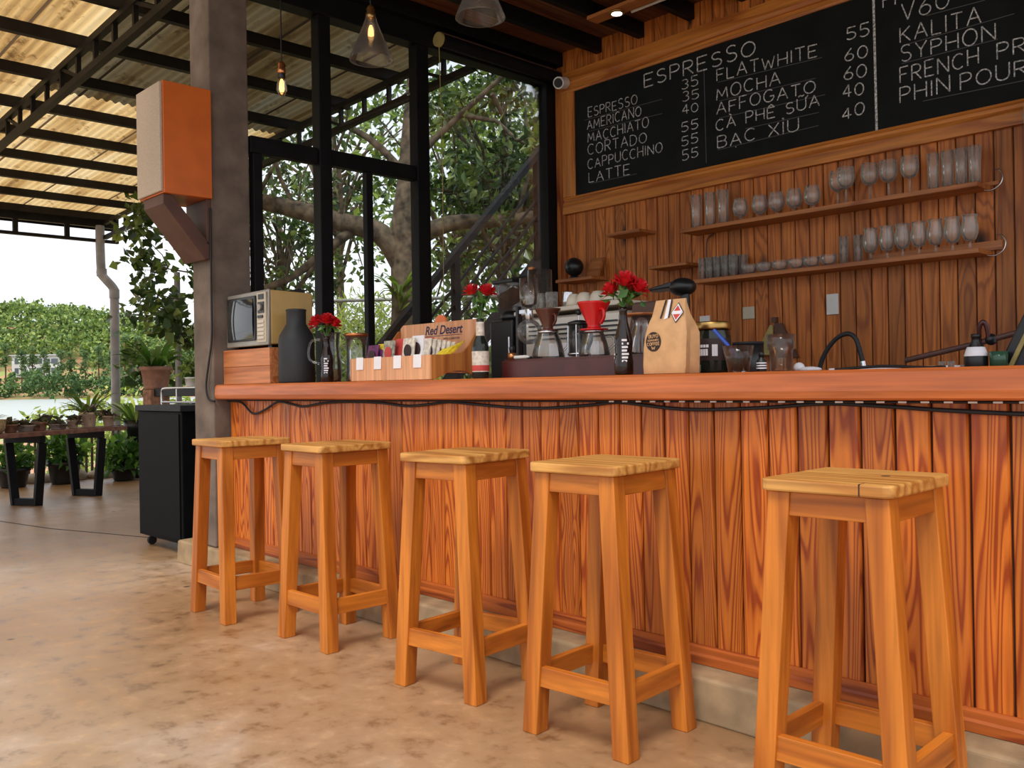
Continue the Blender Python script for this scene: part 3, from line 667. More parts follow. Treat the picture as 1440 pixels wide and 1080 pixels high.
# ================================================================== SHELVES AND GLASSES
def shelf(x0, x1, z, d, label, th=.026, hook=None):
    t = thing('wall_shelf', label, 'shelf', ((x0+x1)/2, 5.2, z-th))
    MB().box(x0, x1, 5.289-d, 5.289, z-th, z).build('plank', 'shelf', t, bevel=.002)
    return t
SU, SL = 2.085, 1.735
s1 = shelf(-3.70, -1.80, SU, .195, 'upper long pine shelf holding rows of clear glasses')
s2 = shelf(-3.60, -1.80, SL, .195, 'lower long pine shelf holding rows of clear glasses')
MB().box(-2.45, -1.74, 5.262, 5.289, SL+.0005, SL+.05).build('back_strip', 'shelf', s2)
MB().box(-3.66, -1.76, 5.272, 5.289, SU+.0005, SU+.02).build('back_strip', 'shelf', s1)
for s, z, xx in ((s1, SU, -1.77), (s2, SL, -1.76)):
    MB().tube(smooth_pts([(xx, 5.24, z+.075), (xx+.03, 5.23, z+.07), (xx+.05, 5.225, z+.035), (xx+.04, 5.22, z-.01), (xx, 5.22, z-.035), (xx-.04, 5.22, z-.03)]), .004, 6).build('wire_hook', 'chrome', s)
MB().tube(smooth_pts([(-3.55, 5.27, SU-.03), (-3.60, 5.27, SU-.06), (-3.61, 5.27, SU-.14), (-3.61, 5.27, SL+.05)]), .006, 6).build('conduit', 'bracket', s1)
shelf(-4.36, -4.05, 2.14, .19, 'small empty pine shelf just under the left part of the chalkboard', .022)
shelf(-3.98, -3.66, 1.865, .19, 'small pine shelf at the left end of the lower glass shelf', .022)
s5 = shelf(-4.87, -4.50, 1.853, .19, 'small pine shelf by the window frame carrying a black ball', .024)
def ringprof(pts, th=.003):    # closed thin glass wall from an outer profile
    inner = [(max(r-th, .0), z+(th if i == 0 else 0)) for i, (r, z) in enumerate(pts)]
    return [(0, pts[0][1])]+pts+inner[::-1]+[(0, pts[0][1]+th*1.6)]
HI = ringprof([(.031, 0), (.033, .10), (.036, .222)])
HI2 = ringprof([(.028, 0), (.029, .1), (.032, .20)])
TUM = ringprof([(.024, 0), (.028, .14)])
CUP = ringprof([(.020, 0), (.042, .018), (.050, .045), (.048, .065)])
SMALL = ringprof([(.022, 0), (.027, .16)])
def stem(foot, stemh, bowl): return [(0, 0), (foot, 0), (foot, .003), (.006, .008), (.005, stemh), (.012, stemh+.004)]+bowl+[(r-.0025, z) for r, z in bowl[::-1]]+[(.006, stemh+.009), (0, stemh+.009)]
SNIFT = stem(.031, .022, [(.040, .045), (.050, .078), (.046, .11), (.036, .145)])
WINE = stem(.033, .085, [(.034, .10), (.046, .125), (.049, .150), (.045, .21)])
BEER = stem(.031, .045, [(.028, .055), (.041, .090), (.042, .125), (.034, .168), (.038, .188)])
def glasses(name, prof, spots, lab, group, bodyname='bowl'):
    src = None
    for i, (x, y, z) in enumerate(spots):
        if src is None: o = MB().lathe(prof, (0, 0, 0), 18).build(name, 'drink'); src = o
        else: o = src.copy(); COL.objects.link(o)
        o.location = (x, y, z+.0005); n = len(spots)
        w = ORD[i] if i < n-1 or n < 3 else 'last'
        tag(o, lab.format(w), 'glass', group)
Y = 5.16
glasses('highball_glass', HI, [(-3.61, Y, SU), (-3.50, Y, SU), (-3.40, Y, SU)], '{} of three tall straight glasses at upper shelf left end, counted from left', 'tall glasses at the left of the upper shelf')
glasses('snifter_glass', SNIFT, [(-3.27, Y, SU), (-3.13, Y, SU), (-3.01, Y, SU), (-2.89, Y, SU), (-2.77, Y, SU)], '{} short round snifter glass from the left on the upper shelf', 'snifters on the upper shelf')
glasses('wine_glass', WINE, [(-2.62, Y+.03, SU), (-2.54, Y-.03, SU), (-2.41, Y, SU), (-2.30, Y, SU), (-2.18, Y, SU)], '{} stemmed wide wine glass from the left on the upper shelf', 'wine glasses on the upper shelf')
glasses('highball_glass', HI2, [(-2.05, Y, SU), (-1.975, Y, SU), (-1.905, Y, SU), (-1.835, Y, SU)], '{} of four tall glasses at upper shelf right end, counted from left', 'tall glasses at the right of the upper shelf')
glasses('tumbler', TUM, [(-3.555+i*.0595, Y-.02, SL) for i in range(5)], '{} tumbler from the left in front row at lower shelf left end', 'tumblers on the lower shelf')
glasses('tumbler', TUM, [(-3.525+i*.0595, Y+.05, SL) for i in range(5)], '{} tumbler from the left in back row at lower shelf left end', 'back tumblers on the lower shelf')
glasses('glass_cup', CUP, [(-3.21, Y, SL), (-3.10, Y, SL), (-2.99, Y, SL), (-2.88, Y, SL), (-2.78, Y, SL), (-2.67, Y, SL)], '{} low glass cup from the left in middle of lower shelf', 'low glass cups on the lower shelf')
glasses('shot_glass', SMALL, [(-2.57, Y-.01, SL), (-2.49, Y+.01, SL)], '{} narrow straight glass left of the tulip glasses on lower shelf', 'narrow glasses on the lower shelf')
glasses('tulip_glass', BEER, [(-2.41, Y, SL), (-2.315, Y, SL), (-2.225, Y, SL), (-2.135, Y, SL), (-2.045, Y, SL), (-1.955, Y, SL), (-1.865, Y, SL)], '{} tulip shaped beer glass from the left on lower shelf', 'tulip glasses on the lower shelf')
# things on the little shelf
t = thing('ball_lamp', 'glossy black ball on a small foot on the shelf by the window', 'ball', (-4.74, 5.17, 1.8535))
MB().ball((-4.74, 5.17, 1.945), .072, 20, 12).build('ball', 'black', t)
MB().lathe([(0, 0), (.045, 0), (.04, .012), (.02, .03), (0, .03)], (-4.74, 5.17, 1.8535), 16).build('foot', 'black', t)
tag(MB().hexa([(-4.64, 5.19, 1.8535), (-4.53, 5.19, 1.8535), (-4.53, 5.22, 1.8535), (-4.64, 5.22, 1.8535)], [(-4.62, 5.24, 2.0), (-4.51, 5.24, 2.0), (-4.51, 5.27, 2.0), (-4.62, 5.27, 2.0)]).build('wood_block', 'shelf', bevel=.002), 'flat wooden block leaning on the wall beside the black ball', 'wooden block')
# switches and sockets
def plate(x0, x1, z0, z1, mat, label, holes):
    t = thing('wall_switch', label, 'wall plate', ((x0+x1)/2, 5.285, (z0+z1)/2))
    MB().box(x0, x1, 5.276, 5.2895, z0, z1).build('plate', mat, t, bevel=.003)
    cx = (x0+x1)/2
    for hz in holes: MB().box(cx-.012, cx+.012, 5.2735, 5.2758, hz-.012, hz+.012).build('rocker', mat, t, bevel=.001)
plate(-2.75, -2.675, 1.452, 1.578, 'white', 'tall white switch plate on the wall under the lower shelf', (1.55,))
plate(-3.34, -3.255, 1.462, 1.542, 'outlet', 'cream switch plate left of the tall white one on back wall', (1.50,))
plate(-3.68, -3.60, 1.42, 1.505, 'white', 'white socket plate behind the jar with black label', (1.48, 1.445))
# round grey fixture at the right edge
t = thing('wall_fan', 'grey rounded wall fixture cut off by the right photo edge', 'wall fixture', (-1.37, 5.16, 2.38))
MB().prism([(-1.37+.215*math.cos(a*PI/16), 2.38+.25*math.sin(a*PI/16)) for a in range(32)], 'y', 5.10, 5.2).build('rim', 'greyfix', t, bevel=.02)
MB().box(-1.41, -1.33, 5.201, 5.2895, 2.3, 2.46).build('mount', 'greyfix', t)

# ceiling spotlight board, conduit, security camera
t = thing('spotlight_board', 'wooden board under the ceiling beams holding a round lit spotlight', 'spotlight', (-3.6, 4.74, 3.535))
MB().box(-4.15, -2.9, 4.69, 4.80, 3.527, 3.5515).build('board', 'shelf', t, bevel=.003)
MB().lathe([(0, 0), (.052, 0), (.055, .010), (0, .010)], (-3.93, 4.745, 3.5165), 20).build('bezel', 'brass', t)
MB().lathe([(0, 0), (.036, 0), (.036, .003), (0, .003)], (-3.93, 4.745, 3.513), 20).build('lens', 'led', t, label='bright white spotlight lens')
tag(MB().tube([(-3.88, 4.84, 3.54), (-2.7, 4.84, 3.54)], .010, 8).build('ceiling_conduit', 'tube'), 'thin white conduit running along the ceiling beside the spotlight', 'conduit')
t = thing('security_camera', 'small white bullet camera at the corner of back wall and window', 'security camera', (-4.86, 5.27, 3.38))
ax = V((.25, -.9, -.25)).normalized(); c0 = V((-4.86, 5.2, 3.385))
MB().tube([c0-ax*.04, c0+ax*.07], .046, 18).build('housing', 'white', t)
MB().tube([c0+ax*.0702, c0+ax*.078], [.036, .034], 18).build('lens', 'black', t)
MB().tube([c0-ax*.035, (-4.86, 5.289, 3.40)], .016, 10).build('mount', 'white', t)

# ================================================================== PENDANTS
def pendant(x, y, zb, shade, label):
    t = thing('pendant_lamp', label, 'pendant lamp', (x, y, 3.655), 'pendant lamps over the counter')
    zs = zb+.20
    MB().tube([(x, y, 3.655), (x, y, zs+.07)], .0035, 6).build('cord', 'black', t)
    MB().lathe([(0, 0), (.04, 0), (.045, .018), (0, .02)], (x, y, 3.636), 16).build('ceiling_rose', 'black', t)
    MB().lathe([(0, 0), (.020, 0), (.023, .005), (.023, .028), (.019, .032), (.021, .05), (.012, .066), (0, .068)], (x, y, zs), 18).build('socket', 'brass' if shade else 'copper', t)
    b = MB().lathe([(.0, -.125), (.018, -.118), (.030, -.09), (.027, -.06), (.014, -.02), (.012, -.002), (0, -.001)], (x, y, zs), 16).build('bulb', 'clear', t)
    MB().lathe([(.0, -.105), (.011, -.10), (.015, -.085), (.013, -.05), (.006, -.03), (0, -.03)], (x, y, zs), 12).build('filament', 'bulbglass', b, label='glowing orange filament')
    if shade:
        MB().lathe([(.026, .012), (.030, -.01), (.066, -.10), (.104, -.19), (.107, -.20), (.102, -.198), (.063, -.10), (.027, -.01), (.024, .012)], (x, y, zs), 32).build('glass_shade', 'shade', t)
    else:
        MB().lathe([(.020, -.001), (.021, -.018), (.018, -.03), (.014, -.03), (.014, -.001)], (x, y, zs), 16).build('collar', 'black', t)
pendant(-2.90, 2.6, 2.61, True, 'cone shaded glass pendant nearest the camera, cut by the top edge')
pendant(-3.70, 2.6, 2.645, True, 'cone shaded glass pendant lamp with orange bulb before the window')
pendant(-4.56, 2.6, 2.60, False, 'bare glowing bulb pendant without shade near the concrete pillar')

# ================================================================== SPEAKER ON PILLAR
t = thing('wall_speaker', 'tall orange and cream loudspeaker fixed to the concrete pillar', 'loudspeaker', (-5.18, 2.24, 2.15))
MB().box(-5.345, -5.005, 2.115, 2.398, 2.15, 2.775).build('cabinet', 'speakerwood', t, bevel=.004)
MB().box(-5.338, -5.012, 2.098, 2.1145, 2.158, 2.767).build('grille', 'speakergrille', t, bevel=.004)
t2 = thing('speaker_bracket', 'brown angled bracket carrying the loudspeaker on the pillar', 'bracket', (-5.18, 2.39, 1.82))
pl = [(2.13, 2.149), (2.20, 2.149), (2.398, 1.90), (2.398, 1.80), (2.34, 1.83), (2.13, 2.09)]
MB().prism([(2.12, 2.148), (2.17, 2.148), (2.397, 1.885), (2.397, 1.81), (2.36, 1.80), (2.12, 2.095)], 'x', -5.30, -5.03).build('brace', 'bracket', t2, bevel=.003)
MB().box(-5.30, -5.03, 2.372, 2.398, 1.89, 2.148).build('back_plate', 'bracket', t2, bevel=.002)

# ================================================================== COUNTER ITEMS
ZC = 1.0800
# wood box and TV
t = thing('wooden_box', 'plain wooden box on the counter end carrying the old television', 'wooden box', (-4.76, 2.6, ZC))
mb = MB()
for i in range(2): mb.box(-5.03, -4.49, 2.462, 2.478, ZC+.001+i*.098, ZC+.0975+i*.098)
mb.build('front_boards', 'boxwood', t, bevel=.002)
MB().box(-5.028, -4.492, 2.4785, 2.72, ZC+.001, ZC+.196).build('body', 'boxwood', t, bevel=.002)
tv = thing('television', 'old yellowed portable television on the wooden box by the pillar', 'television', (-4.76, 2.6, ZC+.198))
z0 = ZC+.2145; z1 = z0+.298
MB().hexa([(-4.995, 2.49, z0), (-4.523, 2.49, z0), (-4.50, 2.74, z0+.005), (-4.97, 2.74, z0+.005)], [(-4.995, 2.49, z1-.005), (-4.523, 2.49, z1), (-4.50, 2.74, z1-.01), (-4.97, 2.74, z1-.01)]).build('case', 'tvcase', tv, bevel=.008)
MB().hexa([(-5.0, 2.470, z0-.004), (-4.520, 2.470, z0-.004), (-4.52, 2.4895, z0-.004), (-5.0, 2.4895, z0-.004)], [(-5.0, 2.478, z1-.002), (-4.520, 2.478, z1+.003), (-4.52, 2.4895, z1+.003), (-5.0, 2.4895, z1-.002)]).build('face', 'tvface', tv, bevel=.005)
MB().box(-4.978, -4.648, 2.463, 2.474, z0+.026, z1-.024).build('screen_bezel', 'black', tv, bevel=.004)
mb = MB(); n = 8; vs = []; fs = []
for i in range(n+1):
    for j in range(n+1):
        u, v = i/n*2-1, j/n*2-1; q = 1-.03*(v*v); q2 = 1-.03*(u*u)
        vs.append((-4.813+.148*u*q, 2.449+.013*(u*u+v*v)/2, z0+.148+.112*v*q2))
for i in range(n):
    for j in range(n): fs.append((i*(n+1)+j, (i+1)*(n+1)+j, (i+1)*(n+1)+j+1, i*(n+1)+j+1))
mb.add(vs, fs, True)
mt = plain('tv_screen_glass', (.035, .038, .036), .06, var=.05, spec=1.); mb.build('screen', mt, tv)
MB().box(-4.632, -4.535, 2.466, 2.4745, z0+.012, z1-.012).build('control_panel', 'outlet', tv, bevel=.002)
MB().box(-4.610, -4.552, 2.4620, 2.4655, z1-.05, z1-.022).build('dial_window', 'black', tv)
MB().box(-4.615, -4.548, 2.4620, 2.4655, z1-.125, z1-.065).build('dial_window', 'black', tv)
MB().tube([(-4.585, 2.4655, z1-.094), (-4.585, 2.452, z1-.094)], .018, 14).build('knob', 'tvface', tv)
MB().box(-4.615, -4.56, 2.460, 2.4655, z1-.152, z1-.138).build('slider', 'black', tv)
for i in range(5): MB().box(-4.622, -4.55, 2.461, 2.4655, z0+.03+i*.022, z0+.045+i*.022).build('key', 'cream', tv, bevel=.001)
for fx in (-4.95, -4.57): MB().box(fx-.02, fx+.02, 2.51, 2.70, z0-.0165, z0-.0005).build('foot', 'black', tv)
MB().prism([(2.70, z1-.012), (2.56, z1-.012), (2.68, z1+.018), (2.73, z1+.012)], 'x', -4.60, -4.54).build('carry_handle', 'black', tv, bevel=.003)
# dark jug
o = MB().lathe([(0, 0), (.094, 0), (.098, .01), (.096, .16), (.096, .225), (.09, .255), (.066, .295), (.052, .318), (.052, .385), (.056, .392), (.05, .396), (.044, .385), (0, .384)], (-4.375, 2.56, ZC), 32).build('stone_jug', 'jug')
tag(o, 'large matt charcoal bottle shaped jug beside the television', 'jug')
# glass carafe with handle, cola with roses, jar with copper lid
t = thing('glass_pitcher', 'clear glass pitcher with a handle just right of the charcoal jug', 'pitcher', (-4.16, 2.64, ZC))
MB().lathe(ringprof([(.05, 0), (.054, .02), (.050, .12), (.040, .19), (.046, .25), (.052, .262)], .004), (-4.16, 2.64, ZC), 24).build('body', 'clear', t)
MB().tube(smooth_pts([(-4.205, 2.60, ZC+.225), (-4.245, 2.575, ZC+.22), (-4.262, 2.565, ZC+.17), (-4.255, 2.57, ZC+.12), (-4.212, 2.60, ZC+.10)]), .007, 8).build('handle', 'clear', t)
MB().lathe([(0, .008), (.044, .008), (.044, .07), (0, .07)], (-4.16, 2.64, ZC), 20).build('contents', 'olive', t)
def rose_bloom(mb, c, r, tilt=(0, 0, 1), seed=0):
    rn = random.Random(seed); T = V(tilt).normalized(); q = V((0, 0, 1)).rotation_difference(T)
    for ring, (rr, op, nn, hh) in enumerate(((.28, .15, 3, 1.05), (.55, .45, 5, 1.0), (.85, .9, 6, .85), (1.0, 1.35, 6, .6))):
        for k in range(nn):
            a = 2*PI*k/nn+ring*.6+rn.uniform(-.2, .2); vs = []; fs = []
            for i in range(5):
                t = i/4
                for j in range(4):
                    s = (j/3-.5)*2*(.9*math.sin(PI*(.22+.62*t)))
                    ang = a+s*1.1/max(.5, rr*1.4)*(.62)
                    rad = r*(rr*(.35+.65*t**.7)+op*.22*t*t); z = r*(hh*1.3*t-.55-.25*op*t*t*t)-abs(s)*r*.12*t
                    p = q @ V((rad*math.cos(ang), rad*math.sin(ang), z)); vs.append(V(c)+p)
            for i in range(4):
                for j in range(3): fs.append((i*4+j, i*4+j+1, (i+1)*4+j+1, (i+1)*4+j))
            mb.add(vs, fs, True)
    return mb
def bouquet(base, heads, label, seed, leafn=26):
    t = thing('rose_bunch', label, 'roses', base, 'red rose bunches standing on the counter')
    for i, (hx, hy, hz, r) in enumerate(heads):
        d = (V((hx, hy, hz))-V(base)); d.z *= .7
        b = rose_bloom(MB(), (hx, hy, hz), r, d if d.length > .01 else (0, 0, 1), seed+i).build('bloom', 'rose', t)
        MB().tube(smooth_pts([base, (base[0]+(hx-base[0])*.45, base[1]+(hy-base[1])*.45, base[2]+(hz-base[2])*.62), (hx, hy, hz-r*.5)]), .0035, 6).build('stem', 'leafpot', b)
    top = max(h[2] for h in heads); cl = [((base[0]+(h[0]-base[0])*.7, base[1]+(h[1]-base[1])*.7, base[2]+(h[2]-base[2])*.55), .035) for h in heads]
    leaves(MB(), cl, leafn, .045, .6).build('foliage', 'leafpot', t)
COLA = [(0, 0), (.028, 0), (.031, .006), (.031, .045), (.027, .075), (.030, .105), (.030, .12), (.024, .15), (.015, .185), (.0125, .22), (.0135, .222), (.0135, .236), (.0095, .236), (.0095, .2), (0, .19)]
def cola(x, y, label, hs=1.):
    t = thing('cola_bottle', label, 'bottle', (x, y, ZC))
    MB().lathe([(r*1.08, z*hs) for r, z in COLA], (x, y, ZC), 22).build('glass', 'cola', t)
    mb = MB()
    for k in range(7):
        for a in (-2.35, -.75):
            an = a+.0; z = ZC+.045+k*.012
            rr = .0338
            mb.add([(x+rr*math.cos(an+d), y+rr*math.sin(an+d), z+zz) for d, zz in ((-.32, 0), (.22+.1*(k % 3), 0), (.22+.1*(k % 3), .007), (-.32, .007))], [(0, 1, 2, 3)])
    mb.build('printed_text', 'paper', t, label='white printed lettering rows')
    an = -2.3; mb = MB().add([(x+.0342*math.cos(an+d), y+.0342*math.sin(an+d), ZC+zz) for d, zz in ((-.4, .028), (.4, .028), (.4, .040), (-.4, .040))], [(0, 1, 2, 3)])
    mb.build('red_band', 'redink', t)
cola(-4.075, 2.56, 'dark cola bottle holding roses in front of the clear glass jar')
bouquet((-4.075, 2.56, ZC+.232), [(-4.13, 2.53, ZC+.315, .038), (-4.055, 2.55, ZC+.325, .040), (-4.10, 2.60, ZC+.32, .036), (-4.03, 2.585, ZC+.305, .034)], 'red roses in dark bottle between the charcoal jug and wooden display', 3, 10)
t = thing('glass_jar', 'tall clear glass jar with copper lid left of the wooden display', 'jar', (-3.955, 2.66, ZC))
MB().lathe(ringprof([(.052, 0), (.056, .012), (.050, .06), (.050, .16), (.056, .232)], .004), (-3.955, 2.66, ZC), 26).build('body', 'clear', t)
MB().lathe([(0, .233), (.060, .233), (.061, .248), (0, .250)], (-3.955, 2.66, ZC), 26).build('lid', 'copper', t)
MB().tube(smooth_pts([(-4.003, 2.635, ZC+.19), (-4.035, 2.62, ZC+.18), (-4.04, 2.617, ZC+.12), (-4.003, 2.635, ZC+.085)]), .006, 8).build('handle', 'clear', t)

# wooden display with packets
X0, X1, YF, YB = -3.665, -3.06, 2.435, 2.735
t = thing('display_stand', 'wooden chocolate display stand with printed backboard and price cards', 'display stand', (-3.36, 2.58, ZC))
MB().box(X0, X1-.010, YF, YF+.009, ZC+.001, ZC+.106).build('front_board', 'plywood', t, bevel=.001)
MB().box(X0, X1-.010, YF+.0095, YB-.01, ZC+.028, ZC+.034).build('tray_floor', 'plywood', t)
def side_poly():
    pts = [(YF, ZC+.001), (YF+.03, ZC+.004)]
    pts += [(YF+.03+(YB-.06-YF)*i/8, ZC+.004+.034*math.sin(PI*i/8)) for i in range(1, 8)]
    pts += [(YB-.02, ZC+.004), (YB, ZC+.001), (YB, ZC+.245)]
    pts += [(YB-.02, ZC+.243)]+[(YB-.03-(.115)*(i/7), ZC+.240-.125*math.sin(PI/2*i/7)) for i in range(1, 8)]+[(YF+.08, ZC+.108), (YF, ZC+.106)]
    return pts
for xx in (X0, X1-.0095): MB().prism(side_poly(), 'x', xx if xx > X0 else xx-.0095, xx+.0095 if xx > X0 else xx-.0005).build('side_panel', 'plyside', t, bevel=.001)
MB().prism([(X0, ZC+.04), (X1-.0105, ZC+.04), (X1-.0105, ZC+.258), (X1-.02, ZC+.272), (X0+.02, ZC+.272), (X0, ZC+.258)], 'y', YB-.009, YB).build('backboard', 'plywood', t, bevel=.001)
MB().prism([(-3.355+.042*math.cos(PI*a/12), ZC+.2722+.034*math.sin(PI*a/12)) for a in range(13)], 'y', YB-.009, YB).build('sun_emblem', 'orangeink', t, label='orange half sun emblem on the backboard')
def textobj(body, size, loc, mat, parent, name, shear=0., label=None, bold=0.):
    cu = bpy.data.curves.new(name, 'FONT'); cu.body = body; cu.size = size; cu.shear = shear; cu.extrude = .0003; cu.offset = bold; cu.align_x = 'CENTER'
    tmp = bpy.data.objects.new(name+'_src', cu); COL.objects.link(tmp)
    dg = bpy.context.evaluated_depsgraph_get(); me = bpy.data.meshes.new_from_object(tmp.evaluated_get(dg)); bpy.data.objects.remove(tmp)
    o = bpy.data.objects.new(name, me); COL.objects.link(o); me.materials.clear(); me.materials.append(M[mat])
    off = V(parent.location) if parent else V((0, 0, 0)); o.parent = parent; o.location = V(loc)-off; o.rotation_euler = (PI/2, 0, 0)
    if label: o['label'] = label
    return o
yb = YB-.0096
textobj('Red Desert', .058, (-3.335, yb, ZC+.216), 'navyink', t, 'brand_lettering', .25, 'dark blue slanted lettering', .0012)
MB().box(-3.47, -3.20, yb-.0004, yb, ZC+.207, ZC+.2095).build('underline', 'navyink', t)
textobj('WITH A QUESTION', .0135, (-3.275, yb, ZC+.188), 'navyink', t, 'small_lettering')
textobj("SECRET D'ARTISAN", .0155, (-3.345, yb, ZC+.166), 'navyink', t, 'small_lettering')
MB().prism([(-3.475, ZC+.178), (-3.40, ZC+.190), (-3.40, ZC+.203), (-3.475, ZC+.206)], 'y', yb-.0004, yb).build('red_flash', 'redink', t)
for i, cx in enumerate((-3.592, -3.45, -3.30, -3.155)):
    c = MB().hexa([(cx-.028, YF-.004, ZC+.053), (cx+.028, YF-.004, ZC+.053), (cx+.028, YF-.0025, ZC+.053), (cx-.028, YF-.0025, ZC+.053)], [(cx-.028, YF-.0018, ZC+.11), (cx+.028, YF-.0018, ZC+.11), (cx+.028, YF-.0003, ZC+.11), (cx-.028, YF-.0003, ZC+.11)]).build('price_card', 'paper')
    tag(c, '{} white blank price card from the left on the wooden display front'.format(ORD[i]), 'price card', 'price cards on the display')
def packet(cx, y, w, h, mat, tilt, label, grp, blot=None):
    t = thing('chocolate_packet', label, 'packet', (cx, y, ZC+.035), grp)
    MB().hexa([(cx-w/2, y, ZC+.0355), (cx+w/2, y, ZC+.0355), (cx+w/2, y+.006, ZC+.0355), (cx-w/2, y+.006, ZC+.0355)], [(cx-w/2, y+tilt, ZC+.0355+h), (cx+w/2, y+tilt, ZC+.0355+h), (cx+w/2, y+tilt+.006, ZC+.0355+h), (cx-w/2, y+tilt+.006, ZC+.0355+h)]).build('sleeve', mat, t)
    if blot:
        zc = ZC+.0355+h*.62; k = .62*tilt; 
        MB().prism([(cx+w*.33*math.cos(a*PI/8), zc+h*.2*math.sin(a*PI/8)) for a in range(16)], 'y', y+k-.0035, y+k-.0025).build('picture', blot, t)
pk = [(-3.615, 2.50, .085, .135, 'purple', .03, 'purple chocolate packet leaning at display left end', 'ink'), (-3.565, 2.52, .08, .140, 'yellow', .03, 'yellow topped packet behind the purple packet', 'purple'),
      (-3.475, 2.50, .085, .150, 'greycard', .02, 'grey green packet with a red picture above second price card', 'redink'), (-3.425, 2.53, .08, .158, 'redink', .02, 'red packet standing behind the grey green packet', None),
      (-3.325, 2.50, .085, .155, 'palecard', .02, 'cream packet with dark picture above third price card', 'ink'), (-3.285, 2.52, .085, .165, 'paper', .02, 'white packet standing tallest in display middle', 'ink')]
for p in pk: packet(*p[:7], 'packets in the wooden display', p[7])
for i in range(6): packet(-3.225+i*.020, 2.515+i*.010, .06, .150-.004*i, 'palecard', .03, '{} pale packet from the left in fanned row of six'.format(ORD[i]), 'fanned pale packets', 'ink' if i % 2 else None)
for i in range(4):
    dx = i*.022; t3 = MB().hexa([(-3.150+dx, 2.49+dx*.9, ZC+.085+dx*.3), (-3.075+dx*.2, 2.50+dx*.9, ZC+.090+dx*.5), (-3.075+dx*.2, 2.505+dx*.9, ZC+.086+dx*.5), (-3.150+dx, 2.495+dx*.9, ZC+.081+dx*.3)], [(-3.135+dx*.8, 2.56+dx*.9, ZC+.135+dx*.4), (-3.073, 2.57+dx*.9, ZC+.145+dx*.4), (-3.073, 2.576+dx*.9, ZC+.142+dx*.4), (-3.135+dx*.8, 2.566+dx*.9, ZC+.131+dx*.4)])
    tag(t3.build('leaflet', 'yellow'), '{} bright yellow leaflet from the front at display right end'.format(ORD[i]), 'leaflet', 'yellow leaflets in the display')

# bottle with label + roses
t = thing('label_bottle', 'dark bottle with cream and red label right of wooden display', 'bottle', (-2.87, 2.55, ZC))
bx, by = -2.875, 2.55
MB().lathe([(0, 0), (.034, 0), (.036, .005), (.036, .13), (.030, .155), (.016, .185), (.014, .235), (.016, .238), (.016, .25), (.011, .25), (.011, .2), (0, .19)], (bx, by, ZC), 24).build('glass', 'bottleglass', t)
MB().lathe([(.0364, .028), (.0366, .03), (.0366, .112), (.0364, .114)], (bx, by, ZC), 24).build('label', 'palecard', t)
MB().lathe([(.0369, .032), (.0371, .033), (.0371, .055), (.0369, .056)], (bx, by, ZC), 24).build('red_band', 'redink', t)
MB().lathe([(.0185, .17), (.019, .171), (.0172, .236), (.0168, .237)], (bx, by, ZC), 20).build('neck_label', 'palecard', t)
bouquet((bx, by, ZC+.246), [(-2.905, 2.53, ZC+.372, .034), (-2.845, 2.56, ZC+.366, .034), (-2.875, 2.60, ZC+.375, .032)], 'red roses in cream labelled bottle right of the display stand', 11, 34)

# maroon tray stand with brewing gear
TZ = ZC+.0785
t = thing('drip_stand', 'long dark maroon wooden stand under the coffee brewing gear', 'stand', (-2.44, 2.72, ZC))
MB().box(-2.82, -2.06, 2.62, 2.632, ZC+.001, TZ-.008).build('front_board', 'maroon', t, bevel=.002)
MB().box(-2.82, -2.06, 2.633, 2.86, TZ-.0165, TZ-.001).build('top_board', 'maroon', t, bevel=.002)
for xx in (-2.82, -2.075): MB().box(xx, xx+.015, 2.633, 2.86, ZC+.001, TZ-.017).build('side_board', 'maroon', t)
def cup_handle(c, a, r, h): 
    d = V((math.cos(a), math.sin(a), 0)); c = V(c)
    return smooth_pts([c+d*r*.95+V((0, 0, h*.82)), c+d*(r+.028)+V((0, 0, h*.8)), c+d*(r+.034)+V((0, 0, h*.5)), c+d*(r+.01)+V((0, 0, h*.25))])
# syphon brewer
sx, sy = -2.775, 2.74
t = thing('syphon_brewer', 'glass syphon coffee brewer with round bulb at the stand left end', 'syphon brewer', (sx, sy, TZ))
MB().lathe([(0, 0), (.055, 0), (.055, .012), (0, .014)], (sx-.01, sy, TZ), 24).build('base', 'black', t)
MB().bar((sx-.065, sy, TZ), (sx-.065, sy, TZ+.23), .016, .022).build('post', 'black', t, bevel=.003)
MB().bar((sx-.0565, sy, TZ+.205), (sx-.012, sy, TZ+.205), .012, .016).build('arm', 'chrome', t)
MB().ball((sx, sy, TZ+.118), .054, 24, 14).build('lower_bulb', 'clear', t)
MB().lathe([(.014, .168), (.017, .172), (.017, .21), (.014, .215)], (sx, sy, TZ), 16).build('neck', 'chrome', t)
MB().lathe(ringprof([(.015, .218), (.036, .235), (.039, .26), (.039, .345)], .003), (sx, sy, TZ), 24).build('upper_chamber', 'clear', t)
MB().tube([(sx-.095, sy-.03, TZ), (sx-.095, sy-.03, TZ+.10)], .004, 8).build('stirrer', 'chrome', t)
def server(x, y, s, label):
    t = thing('coffee_server', label, 'coffee server', (x, y, TZ))
    MB().lathe([(r*s, z*s) for r, z in ringprof([(.064, 0), (.068, .008), (.052, .07), (.040, .100), (.038, .108)], .0035)], (x, y, TZ), 26).build('body', 'clear', t)
    MB().lathe([(.041*s, .101*s), (.043*s, .102*s), (.043*s, .109*s), (.041*s, .110*s)], (x, y, TZ), 24).build('collar', 'chrome', t)
    MB().tube(cup_handle((x, y, TZ), .4, .05*s, .10*s), .005, 8).build('handle', 'clear', t)
    return TZ+.1105*s
